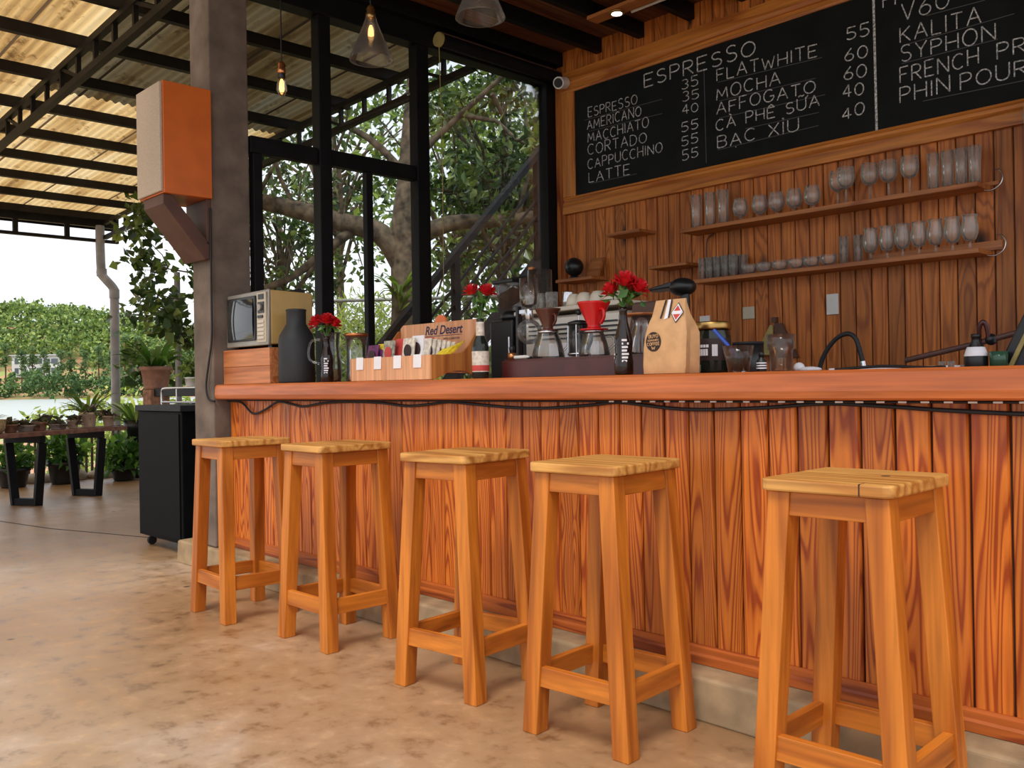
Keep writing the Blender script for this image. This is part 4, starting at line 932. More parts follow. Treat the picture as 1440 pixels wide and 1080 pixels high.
def dripper(x, y, z, s, mat, label):
    t = thing('coffee_dripper', label, 'dripper', (x, y, z))
    MB().lathe([(0, 0), (.052*s, 0), (.053*s, .005*s), (.026*s, .007*s), (.024*s, .018*s), (.060*s, .098*s), (.063*s, .105*s), (.056*s, .100*s), (.018*s, .02*s), (0, .02*s)], (x, y, z), 28).build('cone', mat, t)
    MB().tube(cup_handle((x, y, z), -.35, .045*s, .09*s), .006*s, 8).build('handle', mat, t)
zt = server(-2.625, 2.70, 1.02, 'glass coffee server under the brown dripper')
dripper(-2.625, 2.70, zt, .86, 'brownglaze', 'dark brown coffee dripper on a glass server')
zt = server(-2.375, 2.70, .92, 'glass coffee server under the red dripper')
dripper(-2.375, 2.70, zt, 1.05, 'red', 'bright red coffee dripper on a glass server')
fx, fy = -2.50, 2.75
t = thing('french_press', 'glass french press between the brown and red drippers', 'french press', (fx, fy, TZ))
MB().lathe(ringprof([(.042, .004), (.043, .13)], .003), (fx, fy, TZ), 24).build('beaker', 'clear', t)
MB().lathe([(0, .1305), (.047, .1305), (.045, .142), (.018, .150), (0, .151)], (fx, fy, TZ), 24).build('lid', 'black', t)
MB().tube([(fx, fy, TZ+.151), (fx, fy, TZ+.175)], .003, 8).build('plunger_rod', 'chrome', t)
MB().ball((fx, fy, TZ+.182), .012).build('knob', 'black', t)
mb = MB()
for a in range(4): mb.tube([(fx+.046*math.cos(a*PI/2+.5), fy+.046*math.sin(a*PI/2+.5), TZ), (fx+.046*math.cos(a*PI/2+.5), fy+.046*math.sin(a*PI/2+.5), TZ+.13)], .003, 6)
mb.lathe([(.0435, .01), (.048, .01), (.048, .018), (.0435, .018)], (fx, fy, TZ), 24); mb.build('frame', 'chrome', t)
MB().tube(cup_handle((fx, fy, TZ), -.2, .048, .13), .006, 8).build('handle', 'black', t)
t = thing('glass_carafe', 'hourglass carafe with wooden lid behind the cola bottle', 'carafe', (-2.17, 2.74, TZ))
MB().lathe(ringprof([(.058, 0), (.062, .01), (.036, .10), (.032, .118), (.042, .145)], .0035), (-2.17, 2.74, TZ), 26).build('body', 'clear', t)
MB().lathe([(0, .146), (.085, .146), (.086, .153), (0, .155)], (-2.17, 2.74, TZ), 28).build('lid', 'shelf', t)
t = thing('white_marker', 'short white marker pen lying on the stand front edge', 'pen', (-2.73, 2.645, TZ))
MB().tube([(-2.77, 2.648, TZ+.008), (-2.70, 2.648, TZ+.008)], .0075, 10).build('barrel', 'white', t)
MB().tube([(-2.6995, 2.648, TZ+.008), (-2.685, 2.648, TZ+.008)], [.006, .003], 10).build('cap', 'white', t)
t = thing('copper_cup', 'small copper tamper with black handle beside the labelled bottle', 'tamper', (-2.80, 2.66, TZ))
MB().lathe([(0, 0), (.018, 0), (.018, .028), (0, .028)], (-2.80, 2.66, TZ), 18).build('base', 'copper', t)
MB().lathe([(0, .0285), (.010, .0285), (.013, .05), (.008, .058), (0, .06)], (-2.80, 2.66, TZ), 16).build('handle', 'black', t)
# leaning board behind
o = MB().hexa([(-2.46, 2.97, ZC+.001), (-2.20, 2.97, ZC+.001), (-2.20, 2.985, ZC+.001), (-2.46, 2.985, ZC+.001)], [(-2.45, 3.03, ZC+.31), (-2.21, 3.03, ZC+.31), (-2.21, 3.045, ZC+.31), (-2.45, 3.045, ZC+.31)]).build('menu_board', 'bracket', bevel=.01)
tag(o, 'brown board leaning upright behind the cola bottle and carafe', 'board')
# espresso machine on the workbench
t = thing('espresso_machine', 'cream and steel espresso machine behind the brewing stand', 'espresso machine', (-2.98, 3.42, .966))
MB().box(-3.29, -2.66, 3.22, 3.68, 1.0, 1.385).build('body', 'steel', t, bevel=.012)
MB().hexa([(-3.32, 3.17, 1.395), (-2.64, 3.20, 1.408), (-2.64, 3.68, 1.408), (-3.32, 3.68, 1.395)], [(-3.32, 3.17, 1.415), (-2.64, 3.20, 1.43), (-2.64, 3.68, 1.43), (-3.32, 3.68, 1.415)]).build('cup_rail', 'cream', t, bevel=.004)
for i in range(4): MB().box(-3.26, -2.69, 3.213, 3.2195, 1.335-i*.022, 1.343-i*.022).build('vent_louvre', 'black', t)
MB().box(-3.12, -2.80, 3.2125, 3.2195, 1.06, 1.25).build('rear_panel', 'paper', t, bevel=.004)
for lx in (-3.25, -2.7):
    for ly in (3.27, 3.63): MB().lathe([(0, 0), (.02, 0), (.02, .034), (0, .034)], (lx, ly, .9655), 12).build('foot', 'black', t)
CUPU = [(0, .0), (.040, 0), (.042, .003), (.036, .035), (.024, .055), (.012, .058), (0, .058)]
src = None
cupx = [(-3.00, 3.27, 0), (-2.925, 3.26, 0), (-2.85, 3.27, 0), (-2.775, 3.27, 0), (-2.965, 3.36, 0), (-2.885, 3.36, 0), (-2.80, 3.36, 0)]
for i, (x, y, dz) in enumerate(cupx):
    if src is None: o = src = MB().lathe(CUPU, (0, 0, 0), 20).build('coffee_cup', 'cream')
    else: o = src.copy(); COL.objects.link(o)
    o.location = (x, y, 1.4245+.0009*0+.021*(x+3.0)*.9+.0035); tag(o, '{} upturned cream cup from the left in {} row on the espresso machine'.format(ORD[i] if i < 4 else ORD[i-4], 'front' if i < 4 else 'back'), 'cup', 'cups on the espresso machine')
src = None
for i, x in enumerate((-3.28, -3.21, -3.14)):
    if src is None: o = src = MB().lathe(ringprof([(.028, 0), (.031, .085)]), (0, 0, 0), 18).build('latte_glass', 'drink')
    else: o = src.copy(); COL.objects.link(o)
    o.location = (x, 3.26, 1.4168+.022*(x+3.3)); tag(o, '{} short glass from the left on the espresso machine rail'.format(ORD[i]), 'glass', 'glasses on the espresso machine')
o = MB().lathe([(0, 0), (.032, 0), (.033, .04), (.028, .075), (.030, .082), (.026, .08), (0, .07)], (-3.065, 3.30, 1.4225), 18).build('milk_jug', 'chrome'); tag(o, 'small steel milk jug between glasses and cups on espresso machine', 'jug')
# grinder
t = thing('coffee_grinder', 'black coffee grinder with clear hopper by the window frame', 'coffee grinder', (-3.62, 3.45, .966))
MB().box(-3.71, -3.53, 3.36, 3.56, .966, 1.40).build('body', 'black', t, bevel=.01)
MB().lathe([(0, 0), (.06, 0), (.07, .02), (.05, .05), (0, .05)], (-3.62, 3.45, 1.401), 24).build('collar', 'black', t)
MB().hexa([(-3.665, 3.405, 1.452), (-3.575, 3.405, 1.452), (-3.575, 3.495, 1.452), (-3.665, 3.495, 1.452)], [(-3.69, 3.38, 1.60), (-3.55, 3.38, 1.60), (-3.55, 3.52, 1.60), (-3.69, 3.52, 1.60)]).build('hopper', 'clear', t)
MB().box(-3.70, -3.54, 3.37, 3.53, 1.601, 1.62).build('hopper_lid', 'black', t, bevel=.004)
t = thing('batch_brewer', 'tall clear cylinder hopper with wooden band right of the grinder', 'hopper', (-3.40, 3.45, .966))
MB().box(-3.48, -3.34, 3.38, 3.52, .966, 1.42).build('body', 'black', t, bevel=.01)
MB().lathe(ringprof([(.060, 1.421-.966), (.065, 1.455-.966), (.065, 1.655-.966)], .004), (-3.41, 3.45, .966), 24).build('cylinder', 'clear', t)
MB().box(-3.445, -3.415, 3.40, 3.42, 1.435, 1.67).build('wooden_post', 'shelf', t)

# second cola bottle with roses
cola(-2.055, 2.49, 'dark cola bottle holding roses left of the kraft bag', 1.0)
bouquet((-2.055, 2.49, ZC+.232), [(-2.085, 2.46, ZC+.300, .036), (-2.035, 2.48, ZC+.332, .040), (-1.995, 2.51, ZC+.305, .036), (-2.05, 2.53, ZC+.31, .034)], 'red roses in cola bottle left of the kraft coffee bag', 21, 34)
# kraft coffee bag
bg_ = thing('coffee_bag', 'brown kraft coffee bag with round dark logo and red diamond sticker', 'coffee bag', (-1.86, 2.5, ZC))
def ring_pts(z, x0, x1, y0, y1, ins):
    return [(x0+ins, y0, z), (x1-ins, y0, z), (x1, y0+ins, z), ((x1-.012*(z < ZC+.15)), (y0+y1)/2, z), (x1, y1-ins, z), (x1-ins, y1, z), (x0+ins, y1, z), (x0, y1-ins, z), (x0, (y0+y1)/2, z), (x0, y0+ins, z)]
SL_ = [(.001, -1.945, -1.775, 2.455, 2.545, .006), (.03, -1.948, -1.772, 2.452, 2.548, .01), (.09, -1.945, -1.77, 2.450, 2.55, .012), (.135, -1.938, -1.768, 2.452, 2.548, .012), (.165, -1.93, -1.775, 2.458, 2.535, .01), (.195, -1.918, -1.782, 2.468, 2.515, .008), (.235, -1.908, -1.785, 2.478, 2.494, .003), (.247, -1.905, -1.784, 2.480, 2.490, .002)]
vs = []; fs = []
for s in SL_: vs += ring_pts(ZC+s[0], *s[1:])
for i in range(len(SL_)-1):
    for k in range(10): fs.append((i*10+k, i*10+(k+1) % 10, (i+1)*10+(k+1) % 10, (i+1)*10+k))
fs += [tuple(range(10))[::-1], tuple(range((len(SL_)-1)*10, len(SL_)*10))]
body = MB().add(vs, fs, True).build('bag_body', 'kraft', bg_, bevel=.002)
yl = 2.4485; cxl, czl, rl = -1.893, ZC+.108, .031
lg = MB().prism([(cxl+rl*math.cos(a*PI/14), czl+rl*1.05*math.sin(a*PI/14)) for a in range(28)], 'y', yl, yl+.0012).build('logo', 'ink', bg_, label='round dark logo with pale letters')
mb = MB()
strokes(mb, 'BUYO', cxl-.018, czl+.012, cxl+.020, czl+.014, .011, .0022, yl-.0006, .0008)
strokes(mb, 'COFFEE', cxl-.025, czl-.013, cxl+.025, czl-.011, .0095, .002, yl-.0006, .0008)
strokes(mb, 'W', cxl-.007, czl-.026, cxl+.007, czl-.026, .010, .0024, yl-.0006, .0008)
strokes(mb, 'ROMSNIRS', cxl-.022, czl+.001, cxl+.022, czl+.003, .006, .0012, yl-.0006, .0008)
mb.build('logo_lettering', 'kraft', lg)
def slope_y(z): # front face y of the bag at height above counter
    for a, b in zip(SL_, SL_[1:]):
        if a[0] <= z <= b[0]: return a[3]+(b[3]-a[3])*(z-a[0])/(b[0]-a[0])
    return SL_[-1][3]
def on_bag(poly, off): return [(x, slope_y(z)-off, ZC+z) for x, z in poly]
dc = (-1.806, .2)
def diamond(rx, rz_, off, mat, nm):
    p = on_bag([(dc[0], dc[1]+rz_), (dc[0]+rx, dc[1]), (dc[0], dc[1]-rz_), (dc[0]-rx, dc[1])], off)
    return MB().add(p+[(x, y+.0008, z) for x, y, z in p], [(0, 1, 2, 3), (7, 6, 5, 4), (0, 4, 5, 1), (1, 5, 6, 2), (2, 6, 7, 3), (3, 7, 4, 0)]).build(nm, mat, bg_)
diamond(.026, .034, .004, 'ink', 'diamond_sticker'); diamond(.023, .030, .005, 'paper', 'sticker_border'); diamond(.018, .024, .006, 'redink', 'sticker_centre')
MB().add(on_bag([(dc[0]-.018, dc[1]-.005), (dc[0]+.018, dc[1]-.005), (dc[0]+.018, dc[1]+.006), (dc[0]-.018, dc[1]+.006)], .0072), [(0, 1, 2, 3)]).build('sticker_band', 'paper', bg_)
for xa, xb, w, mat in ((-1.862, -1.875, .007, 'ink'), (-1.838, -1.842, .006, 'ink'), (-1.850, -1.858, .016, 'paper')):
    MB().add(on_bag([(xb, .185 if mat == 'ink' else .18), (xb+w, .185), (xa+w, .246), (xa, .246)], .003 if mat == 'ink' else .002), [(0, 1, 2, 3)]).build('tin_tie', mat, bg_)
# jar with black label
t = thing('label_jar', 'glass jar with gold lid and black label right of kraft bag', 'jar', (-1.83, 2.72, ZC))
MB().lathe(ringprof([(.060, .002), (.064, .012), (.064, .13), (.058, .148), (.058, .152)], .004), (-1.845, 2.72, ZC), 28).build('body', 'bottleglass', t)
MB().lathe([(0, .153), (.066, .153), (.067, .158), (.067, .176), (.063, .180), (0, .180)], (-1.845, 2.72, ZC), 28).build('lid', 'brass', t)
MB().lathe([(.0646, .045), (.0648, .046), (.0648, .12), (.0646, .121)], (-1.845, 2.72, ZC), 28).build('label', 'ink', t)
mb = MB()
for a0, a1, za, zb in ((-1.9, -1.2, .062, .085), (-1.95, -1.15, .09, .1), (-1.0, -.7, .06, .1), (-2.4, -2.1, .06, .1)):
    k = 5
    for i in range(k):
        b0 = a0+(a1-a0)*i/k; b1 = a0+(a1-a0)*(i+.85)/k
        mb.add([(-1.845+.0653*math.cos(b), 2.72+.0653*math.sin(b), ZC+z) for b, z in ((b0, za), (b1, za), (b1, zb), (b0, zb))], [(0, 1, 2, 3)])
mb.build('label_print', 'paper', t)
t = thing('black_canister', 'plain black canister behind the blue straw glass', 'canister', (-1.72, 2.74, ZC))
MB().lathe([(0, .001), (.05, .001), (.052, .005), (.052, .095), (0, .096)], (-1.715, 2.74, ZC), 26).build('can', 'black', t)
MB().lathe([(0, .0965), (.053, .0965), (.053, .105), (0, .106)], (-1.715, 2.74, ZC), 26).build('lid', 'cablip', t)
src = None
for i, (x, r) in enumerate(((-1.885, .018), (-1.845, .016))):
    o = MB().lathe(ringprof([(r*.8, 0), (r, .008), (r, .03)], .002), (x, 2.62, ZC+.0005), 16).build('small_dish', 'drink'); tag(o, '{} tiny glass dish at the foot of the black labelled jar'.format(('left', 'right')[i]), 'dish', 'tiny glass dishes')
# glass with blue straw
t = thing('drink_glass', 'flared glass of green drink with a blue straw in it', 'glass', (-1.60, 2.5, ZC))
MB().lathe(ringprof([(.032, .0), (.048, .083)], .003), (-1.60, 2.5, ZC+.0005), 24).build('glass', 'clear', t)
MB().lathe([(0, .006), (.0285, .006), (.0365, .046), (0, .046)], (-1.60, 2.5, ZC), 24).build('drink', 'green', t)
tag(MB().tube([(-1.575, 2.505, ZC+.012), (-1.635, 2.49, ZC+.09), (-1.675, 2.478, ZC+.137)], .006, 10).build('drinking_straw', 'bluestraw'), 'blue straw leaning out of the green drink glass', 'straw')
tag(MB().box(-1.56, -1.12, 3.0, 3.055, ZC+.0005, ZC+.012).build('white_strip', 'paper', bevel=.003), 'thin white strip lying along the back of counter right of tap', 'strip')
t = thing('dropper_bottle', 'tiny black bottle with white print before the hanging papers', 'bottle', (-1.555, 2.56, ZC))
MB().lathe([(0, 0), (.015, 0), (.016, .003), (.016, .035), (.008, .043), (.008, .048), (0, .048)], (-1.555, 2.56, ZC), 16).build('bottle', 'black', t)
MB().lathe([(0, .0485), (.009, .0485), (.009, .06), (.006, .063), (0, .063)], (-1.555, 2.56, ZC), 16).build('cap', 'black', t)
mb = MB()
for z in (.01, .018, .026): mb.lathe([(.0163, z), (.0164, z+.001), (.0164, z+.003), (.0163, z+.004)], (-1.555, 2.56, ZC), 16)
mb.build('print', 'paper', t)
t = thing('water_glass', 'tall clear glass of water on the counter front edge', 'glass', (-1.44, 2.48, ZC))
MB().lathe(ringprof([(.030, 0), (.033, .004), (.034, .062), (.040, .066), (.041, .110)], .003), (-1.44, 2.48, ZC+.0005), 26).build('glass', 'clear', t)
MB().lathe([(0, .006), (.0285, .006), (.0305, .062), (0, .062)], (-1.44, 2.48, ZC), 26).build('water', 'wateR', t)
# cloth, sink tap
tag(MB().ball((-1.62, 2.98, ZC+.010), .03, 12, 8, (1.5, 1, .34)).ball((-1.66, 2.98, ZC+.018), .02, 10, 6, (1, 1, .9)).build('folded_cloth', 'paper'), 'small crumpled white cloth on counter left of the tap', 'cloth')
t = thing('sink_tap', 'black arched flexible tap rising behind the counter', 'tap', (-1.60, 3.3, .966))
MB().tube(smooth_pts([(-1.755, 3.3, .9665), (-1.752, 3.3, 1.09), (-1.725, 3.3, 1.16), (-1.68, 3.3, 1.21), (-1.635, 3.3, 1.225), (-1.605, 3.3, 1.205), (-1.59, 3.3, 1.16), (-1.58, 3.3, 1.12)]), .009, 10).build('hose', 'rubber', t)
MB().tube([(-1.58, 3.3, 1.119), (-1.575, 3.3, 1.09)], .012, 12).build('spout', 'chrome', t)
MB().tube([(-1.7, 3.28, 1.085), (-1.62, 3.28, 1.085)], .007, 8).build('lever', 'chrome', t)
MB().tube([(-1.66, 3.29, .9665), (-1.66, 3.285, 1.085)], .012, 10).build('base', 'chrome', t)
# papers hanging on wall
t = thing('paper_bundle', 'olive folded papers hanging from a hook on the back wall', 'papers', (-3.1, 5.25, 1.3))
MB().hexa([(-3.22, 5.23, 1.22), (-3.10, 5.23, 1.22), (-3.10, 5.25, 1.22), (-3.22, 5.25, 1.22)], [(-3.13, 5.255, 1.41), (-3.11, 5.255, 1.41), (-3.11, 5.27, 1.41), (-3.13, 5.27, 1.41)]).build('front_fold', 'olive', t)
MB().hexa([(-3.10, 5.26, 1.20), (-2.94, 5.26, 1.20), (-2.94, 5.285, 1.20), (-3.10, 5.285, 1.20)], [(-3.10, 5.26, 1.42), (-3.05, 5.26, 1.42), (-3.05, 5.285, 1.42), (-3.10, 5.285, 1.42)]).build('back_fold', 'bracket', t)
MB().box(-3.115, -3.085, 5.255, 5.289, 1.425, 1.46).build('hook', 'bracket', t)
# cap on stand
t = thing('baseball_cap', 'black cap with brim to the left above the kraft bag', 'cap', (-2.34, 3.2, .966))
MB().ball((-2.315, 3.2, 1.455), .052, 18, 10, (1.15, 1.1, .75)).build('crown', 'black', t)
MB().hexa([(-2.475, 3.15, 1.446), (-2.34, 3.15, 1.452), (-2.34, 3.25, 1.452), (-2.475, 3.25, 1.446)], [(-2.47, 3.15, 1.456), (-2.34, 3.15, 1.478), (-2.34, 3.25, 1.478), (-2.47, 3.25, 1.456)]).build('brim', 'black', t, bevel=.006)
MB().tube([(-2.30, 3.2, .9665), (-2.30, 3.2, 1.43)], .018, 12).build('stand', 'black', t)
MB().lathe([(0, 0), (.07, 0), (.07, .012), (0, .012)], (-2.30, 3.2, .9662), 20).build('stand_base', 'black', t)
# right end: steam pipe arm, bottle, jar, tilted lid
t = thing('lever_arm', 'long dark pipe slanting across above the counter right end', 'pipe', (-1.2, 3.3, .966))
MB().tube([(-1.42, 3.3, 1.118), (-1.19, 3.3, 1.165), (-.95, 3.3, 1.222)], .010, 10).build('pipe', 'bracket', t)
MB().tube([(-1.17, 3.3, .9665), (-1.17, 3.3, 1.155)], .012, 10).build('post', 'black', t)
MB().ball((-1.13, 3.3, 1.18), .02).build('joint', 'black', t)
MB().tube(smooth_pts([(-1.165, 3.29, 1.17), (-1.16, 3.28, 1.22), (-1.148, 3.28, 1.24), (-1.138, 3.285, 1.22), (-1.135, 3.29, 1.18)]), .008, 8).build('red_grip', 'maroon', t)
t = thing('sauce_bottle', 'black bottle with white label at the counter right end', 'bottle', (-1.065, 2.98, ZC))
MB().lathe([(0, .001), (.032, .001), (.034, .005), (.034, .036), (.024, .066), (.013, .082), (.012, .094), (.014, .095), (.014, .106), (0, .107)], (-1.065, 2.98, ZC), 20).build('bottle', 'black', t)
MB().lathe([(.0250, .066), (.0253, .066), (.0338, .040), (.0335, .038)], (-1.065, 2.98, ZC), 20).build('label', 'paper', t)
o = MB().lathe(ringprof([(.024, 0), (.026, .05)], .003), (-1.00, 2.98, ZC+.0005), 18).build('green_tumbler', 'green'); tag(o, 'small dull green tumbler right of the black bottle', 'tumbler')
src = None
for i, x in enumerate((-1.155, -1.128)):
    o = MB().lathe(ringprof([(.009, 0), (.010, .024)], .0015), (x, 2.95, ZC+.0005), 14).build('small_glass', 'drink'); tag(o, '{} tiny glass by the black bottle at counter right end'.format(('left', 'right')[i]), 'glass', 'tiny glasses at the counter end')
t = thing('tilted_lid', 'black hinged lid standing tilted at the far right edge', 'lid', (-.93, 3.1, .966))
MB().hexa([(-1.03, 3.02, 1.06), (-.9, 3.02, 1.0), (-.9, 3.2, 1.0), (-1.03, 3.2, 1.06)], [(-.93, 3.02, 1.27), (-.84, 3.02, 1.32), (-.84, 3.2, 1.32), (-.93, 3.2, 1.27)]).build('panel', 'black', t, bevel=.006)
MB().box(-1.0, -.86, 3.12, 3.2, .9655, 1.01).build('base', 'black', t)
MB().bar((-.985, 3.015, 1.07), (-.905, 3.015, 1.24), .012, .008, (0, 1, 0)).build('edge_strip', 'olive', t)
tag(MB().tube(smooth_pts([(-1.5, 2.93, ZC+.006), (-1.35, 2.95, ZC+.014), (-1.2, 2.93, ZC+.006), (-1.12, 2.88, ZC+.006)]), .005, 6).build('counter_cable', 'rubber'), 'thin black cable lying along counter right of the tap', 'cable')

# ================================================================== OUTDOORS NEAR
# drinks cabinet
t = thing('drinks_cabinet', 'black steel cabinet on castors standing beside the concrete pillar', 'cabinet', (-5.98, 2.75, 0))
MB().box(-6.33, -5.63, 2.47, 3.05, .075, .915).build('body', 'cab', t, bevel=.006)
MB().box(-6.345, -5.615, 2.455, 3.06, .916, .955).build('top_lip', 'cablip', t, bevel=.004)
MB().box(-6.30, -5.66, 2.462, 2.4695, .10, .90).build('door_panel', 'cab', t, bevel=.002)
for cx, cy in ((-6.27, 2.53), (-5.70, 2.53), (-6.27, 2.99), (-5.70, 2.99)):
    c = MB().tube([(cx-.012, cy, .030), (cx+.012, cy, .030)], .0295, 16).build('castor', 'rubber', t)
    MB().box(cx-.018, cx+.018, cy-.01, cy+.02, .0605, .0745).build('fork', 'chrome', c)
rl = MB().tube(smooth_pts([(-6.24, 2.60, .956), (-6.24, 2.60, 1.01), (-6.23, 2.60, 1.05), (-6.19, 2.60, 1.065), (-6.0, 2.60, 1.067), (-5.70, 2.60, 1.067)]), .009, 8).build('guard_rail', 'chrome', t)
MB().tube([(-6.24, 2.60, .972), (-5.70, 2.60, .972)], .008, 8).build('lower_rail', 'chrome', rl)
MB().tube([(-6.0, 2.60, .972), (-6.0, 2.60, 1.06)], .005, 6).build('rail_post', 'chrome', rl)
t = thing('speckled_pot', 'speckled pot standing on top of the black cabinet by pillar', 'pot', (-5.72, 2.85, .956))
MB().lathe(ringprof([(.06, 0), (.085, .04), (.085, .11)], .008), (-5.76, 2.85, .9562), 20).build('pot', 'brick', t)
MB().lathe([(0, .09), (.075, .09), (.07, .10), (0, .105)], (-5.76, 2.85, .956), 16).build('soil', 'soil', t)
tag(MB().box(-5.56, -5.50, 2.45, 2.5, .0005, .06).box(-5.555, -5.505, 2.455, 2.495, .0605, .11).build('concrete_block', 'kerb', bevel=.006), 'small stacked concrete blocks between black cabinet and pillar foot', 'block')
# brick pier, low wall, planter
tag(MB().box(-8.42, -8.24, 3.33, 3.51, -.01, 1.06).build('brick_pier', 'brick', bevel=.01), 'square brick pier carrying the big terracotta fern pot', 'pier')
tag(MB().box(-8.235, -5.6, 3.36, 3.46, 1.0, 1.07).box(-8.235, -5.6, 3.37, 3.45, .62, .68).box(-7.4, -7.3, 3.37, 3.45, -.01, .9995).box(-5.8, -5.7, 3.37, 3.45, -.01, .9995).build('timber_railing', 'steelblack', bevel=.004), 'dark railing running from brick pier behind the black cabinet', 'railing')
def potted(name, label, c, r, h, potmat, kind, n=26, lsize=.3, group=None, leafm='leafpot'):
    t = thing(name, label, 'potted plant', c, group)
    x, y, z = c
    p = MB().lathe([(0, 0), (r*.72, 0), (r*.78, h*.1), (r*.95, h*.82), (r*1.06, h*.83), (r*1.06, h), (r*.94, h), (r*.9, h*.85), (0, h*.85)], (x, y, z+.0005), 20).build('pot', potmat, t)
    MB().lathe([(0, .861*h), (r*.88, .861*h), (0, .9*h)], (x, y, z), 14).build('soil', 'soil', t)
    mb = MB(); rn = random.Random(int(abs(x*1000)+abs(y*777)))
    if kind == 'strap':
        for i in range(n):
            a = rn.uniform(0, 2*PI); strap(mb, (x+.25*r*math.cos(a), y+.25*r*math.sin(a), z+h*.9), a, lsize*rn.uniform(.6, 1.1), lsize*rn.uniform(.35, .95), lsize*.13, 6, rn.uniform(.5, 1.25))
    elif kind == 'bush':
        for i in range(n//3):
            a = rn.uniform(0, 2*PI); strap(mb, (x, y, z+h*.9), a, lsize*rn.uniform(.3, 1), lsize*rn.uniform(.3, .9), lsize*.12, 5, .9)
        leaves(mb, [(V((x, y, z+h+lsize*.3)), lsize*.55)], n*3, lsize*.3, .6)
    else:
        leaves(mb, [(V((x, y, z+h*.95)), r*.85)], n, lsize, .7, 0, .5)
    for i, vv in enumerate(mb.v): mb.v[i] = (vv[0], vv[1], max(vv[2], z+h*.87))if abs(vv[0]-x) < r and abs(vv[1]-y) < r else vv
    mb.build('foliage', leafm, t); return t
potted('potted_fern', 'strap leaved plant in big terracotta pot on the brick pier', (-8.33, 3.42, 1.061), .135, .21, 'terracotta', 'strap', 46, .34)
potted('potted_plant', 'small white pot of variegated leaves on the dark railing', (-7.55, 3.41, 1.071), .065, .09, 'white', 'bush', 40, .20, None, 'leafmid')
# long planting table
t = thing('planting_table', 'weathered red timber table on black trapezoid legs holding clay pots', 'table', (-9.7, 3.0, 0))
e = V((-.807, 1.42)).normalized(); w = V((-e.y, e.x))   # along, across (away)
T0 = V((-8.67, 1.88)); LN = 2.06; WD = .46
def tp(a, b): p = T0+e*a+w*b; return (p.x, p.y)
for i in range(3):
    b0, b1 = i*WD/3+.002, (i+1)*WD/3-.002
    q = [tp(0, b0), tp(LN, b0), tp(LN, b1), tp(0, b1)]
    MB().hexa([(*p, .650) for p in q], [(*p, .689) for p in q]).build('top_plank', 'tabletop', t, bevel=.004)
for a in (.96, 1.73):
    mb = MB(); tp3 = lambda b, z, aa=a: (*tp(aa, b), z)
    f = MB().bar(tp3(.03, .617), tp3(WD-.02, .617), .065, .064); f.bar(tp3(.08, .035), tp3(WD-.08, .035), .065, .066)
    f.bar(tp3(.04, .582), tp3(.10, .004), .065, .07, (0, 1, 0)); f.bar(tp3(WD-.03, .582), tp3(WD-.10, .004), .065, .07, (0, 1, 0))
    f.build('trapezoid_leg', 'steelblack', t, bevel=.003)
pots = [(1.97, .16, .075, .11, 'terralight', 'succ', 'pale clay pot at the right end of the planting table'), (1.88, .34, .10, .13, 'terralight', 'strapb', 'pale pot of bright grass behind the end pots on table'), (1.68, .15, .095, .155, 'terralight', 'succ', 'largest pale clay pot with dark succulents on planting table'),
        (1.50, .18, .065, .085, 'terralight', 'succ', 'small clay pot left of the largest clay pot'), (1.33, .2, .105, .055, 'stone', 'succ', 'shallow grey bowl of plants in planting table middle'), (1.12, .22, .085, .08, 'terracotta', 'succ', 'squat pot with reddish succulents left of the grey bowl'),
        (.93, .2, .10, .06, 'stone', 'succ', 'wide shallow pale bowl beside the brick red tray'), (.76, .2, .08, .075, 'brick', 'succ', 'brick red planter with low succulents toward table left')]
for i, (a, b, r, h, m, k, lab) in enumerate(pots):
    x, y = tp(a, b)
    potted('clay_pot', lab, (x, y, 0.6895), r*.8, h, m, 'strap' if k == 'strapb' else 'succ', 40 if k == 'strapb' else 60, .28 if k == 'strapb' else .07, 'pots on the planting table', 'leafmid' if k == 'strapb' else 'succulent')
x, y = tp(.50, .22)
t = thing('wicker_basket', 'dry wicker basket with pale grass at left photo edge on table', 'basket', (x, y, 0.6895))
MB().lathe(ringprof([(.13, 0), (.16, .05), (.17, .13)], .02), (x, y, .685), 22).build('basket', 'basket', t)
mb = MB()
for i in range(50): strap(mb, (x, y, .72), random.uniform(0, 2*PI), .22*random.uniform(.4, 1), .2*random.uniform(.4, 1), .014, 5, .8)
mb.build('grass', 'leafpale', t)
# planters on the floor edge
potted('floor_planter', 'black planter with broad leaves behind planting table left legs', (-11.25, 3.0, 0), .17, .22, 'black', 'bush', 80, .36)
potted('floor_planter', 'black planter with bright green leaves between the planting table legs', (-11.2, 3.52, 0), .18, .26, 'black', 'bush', 100, .40)
potted('floor_planter', 'bright green bushy plant at floor edge right of planting table', (-11.0, 4.12, 0), .15, .16, 'black', 'bush', 100, .42)
potted('tall_planter', 'dark strap leaved plant in tall black pot near the drain pipe', (-11.25, 4.36, 0), .13, .70, 'black', 'strap', 50, .42, None, 'leafmid')
# stone edging
rn = random.Random(4); edge = [(-11.45, 1.2), (-11.5, 2.0), (-11.55, 2.8), (-11.6, 3.5), (-11.55, 4.2)]
for i in range(9):
    y = 1.2+i*.36; sx = rn.uniform(.14, .2); h = rn.uniform(.07, .12)
    mb = MB().ball((-11.62+rn.uniform(-.03, .03), y, h*.4), .2, 10, 7, (.75, .95, h/.2))
    o = mb.build('edge_stone', 'stone'); tag(o, 'flat pale stone edging the floor, {} from the left'.format(ORD[i]), 'stone', 'stones along the floor edge')
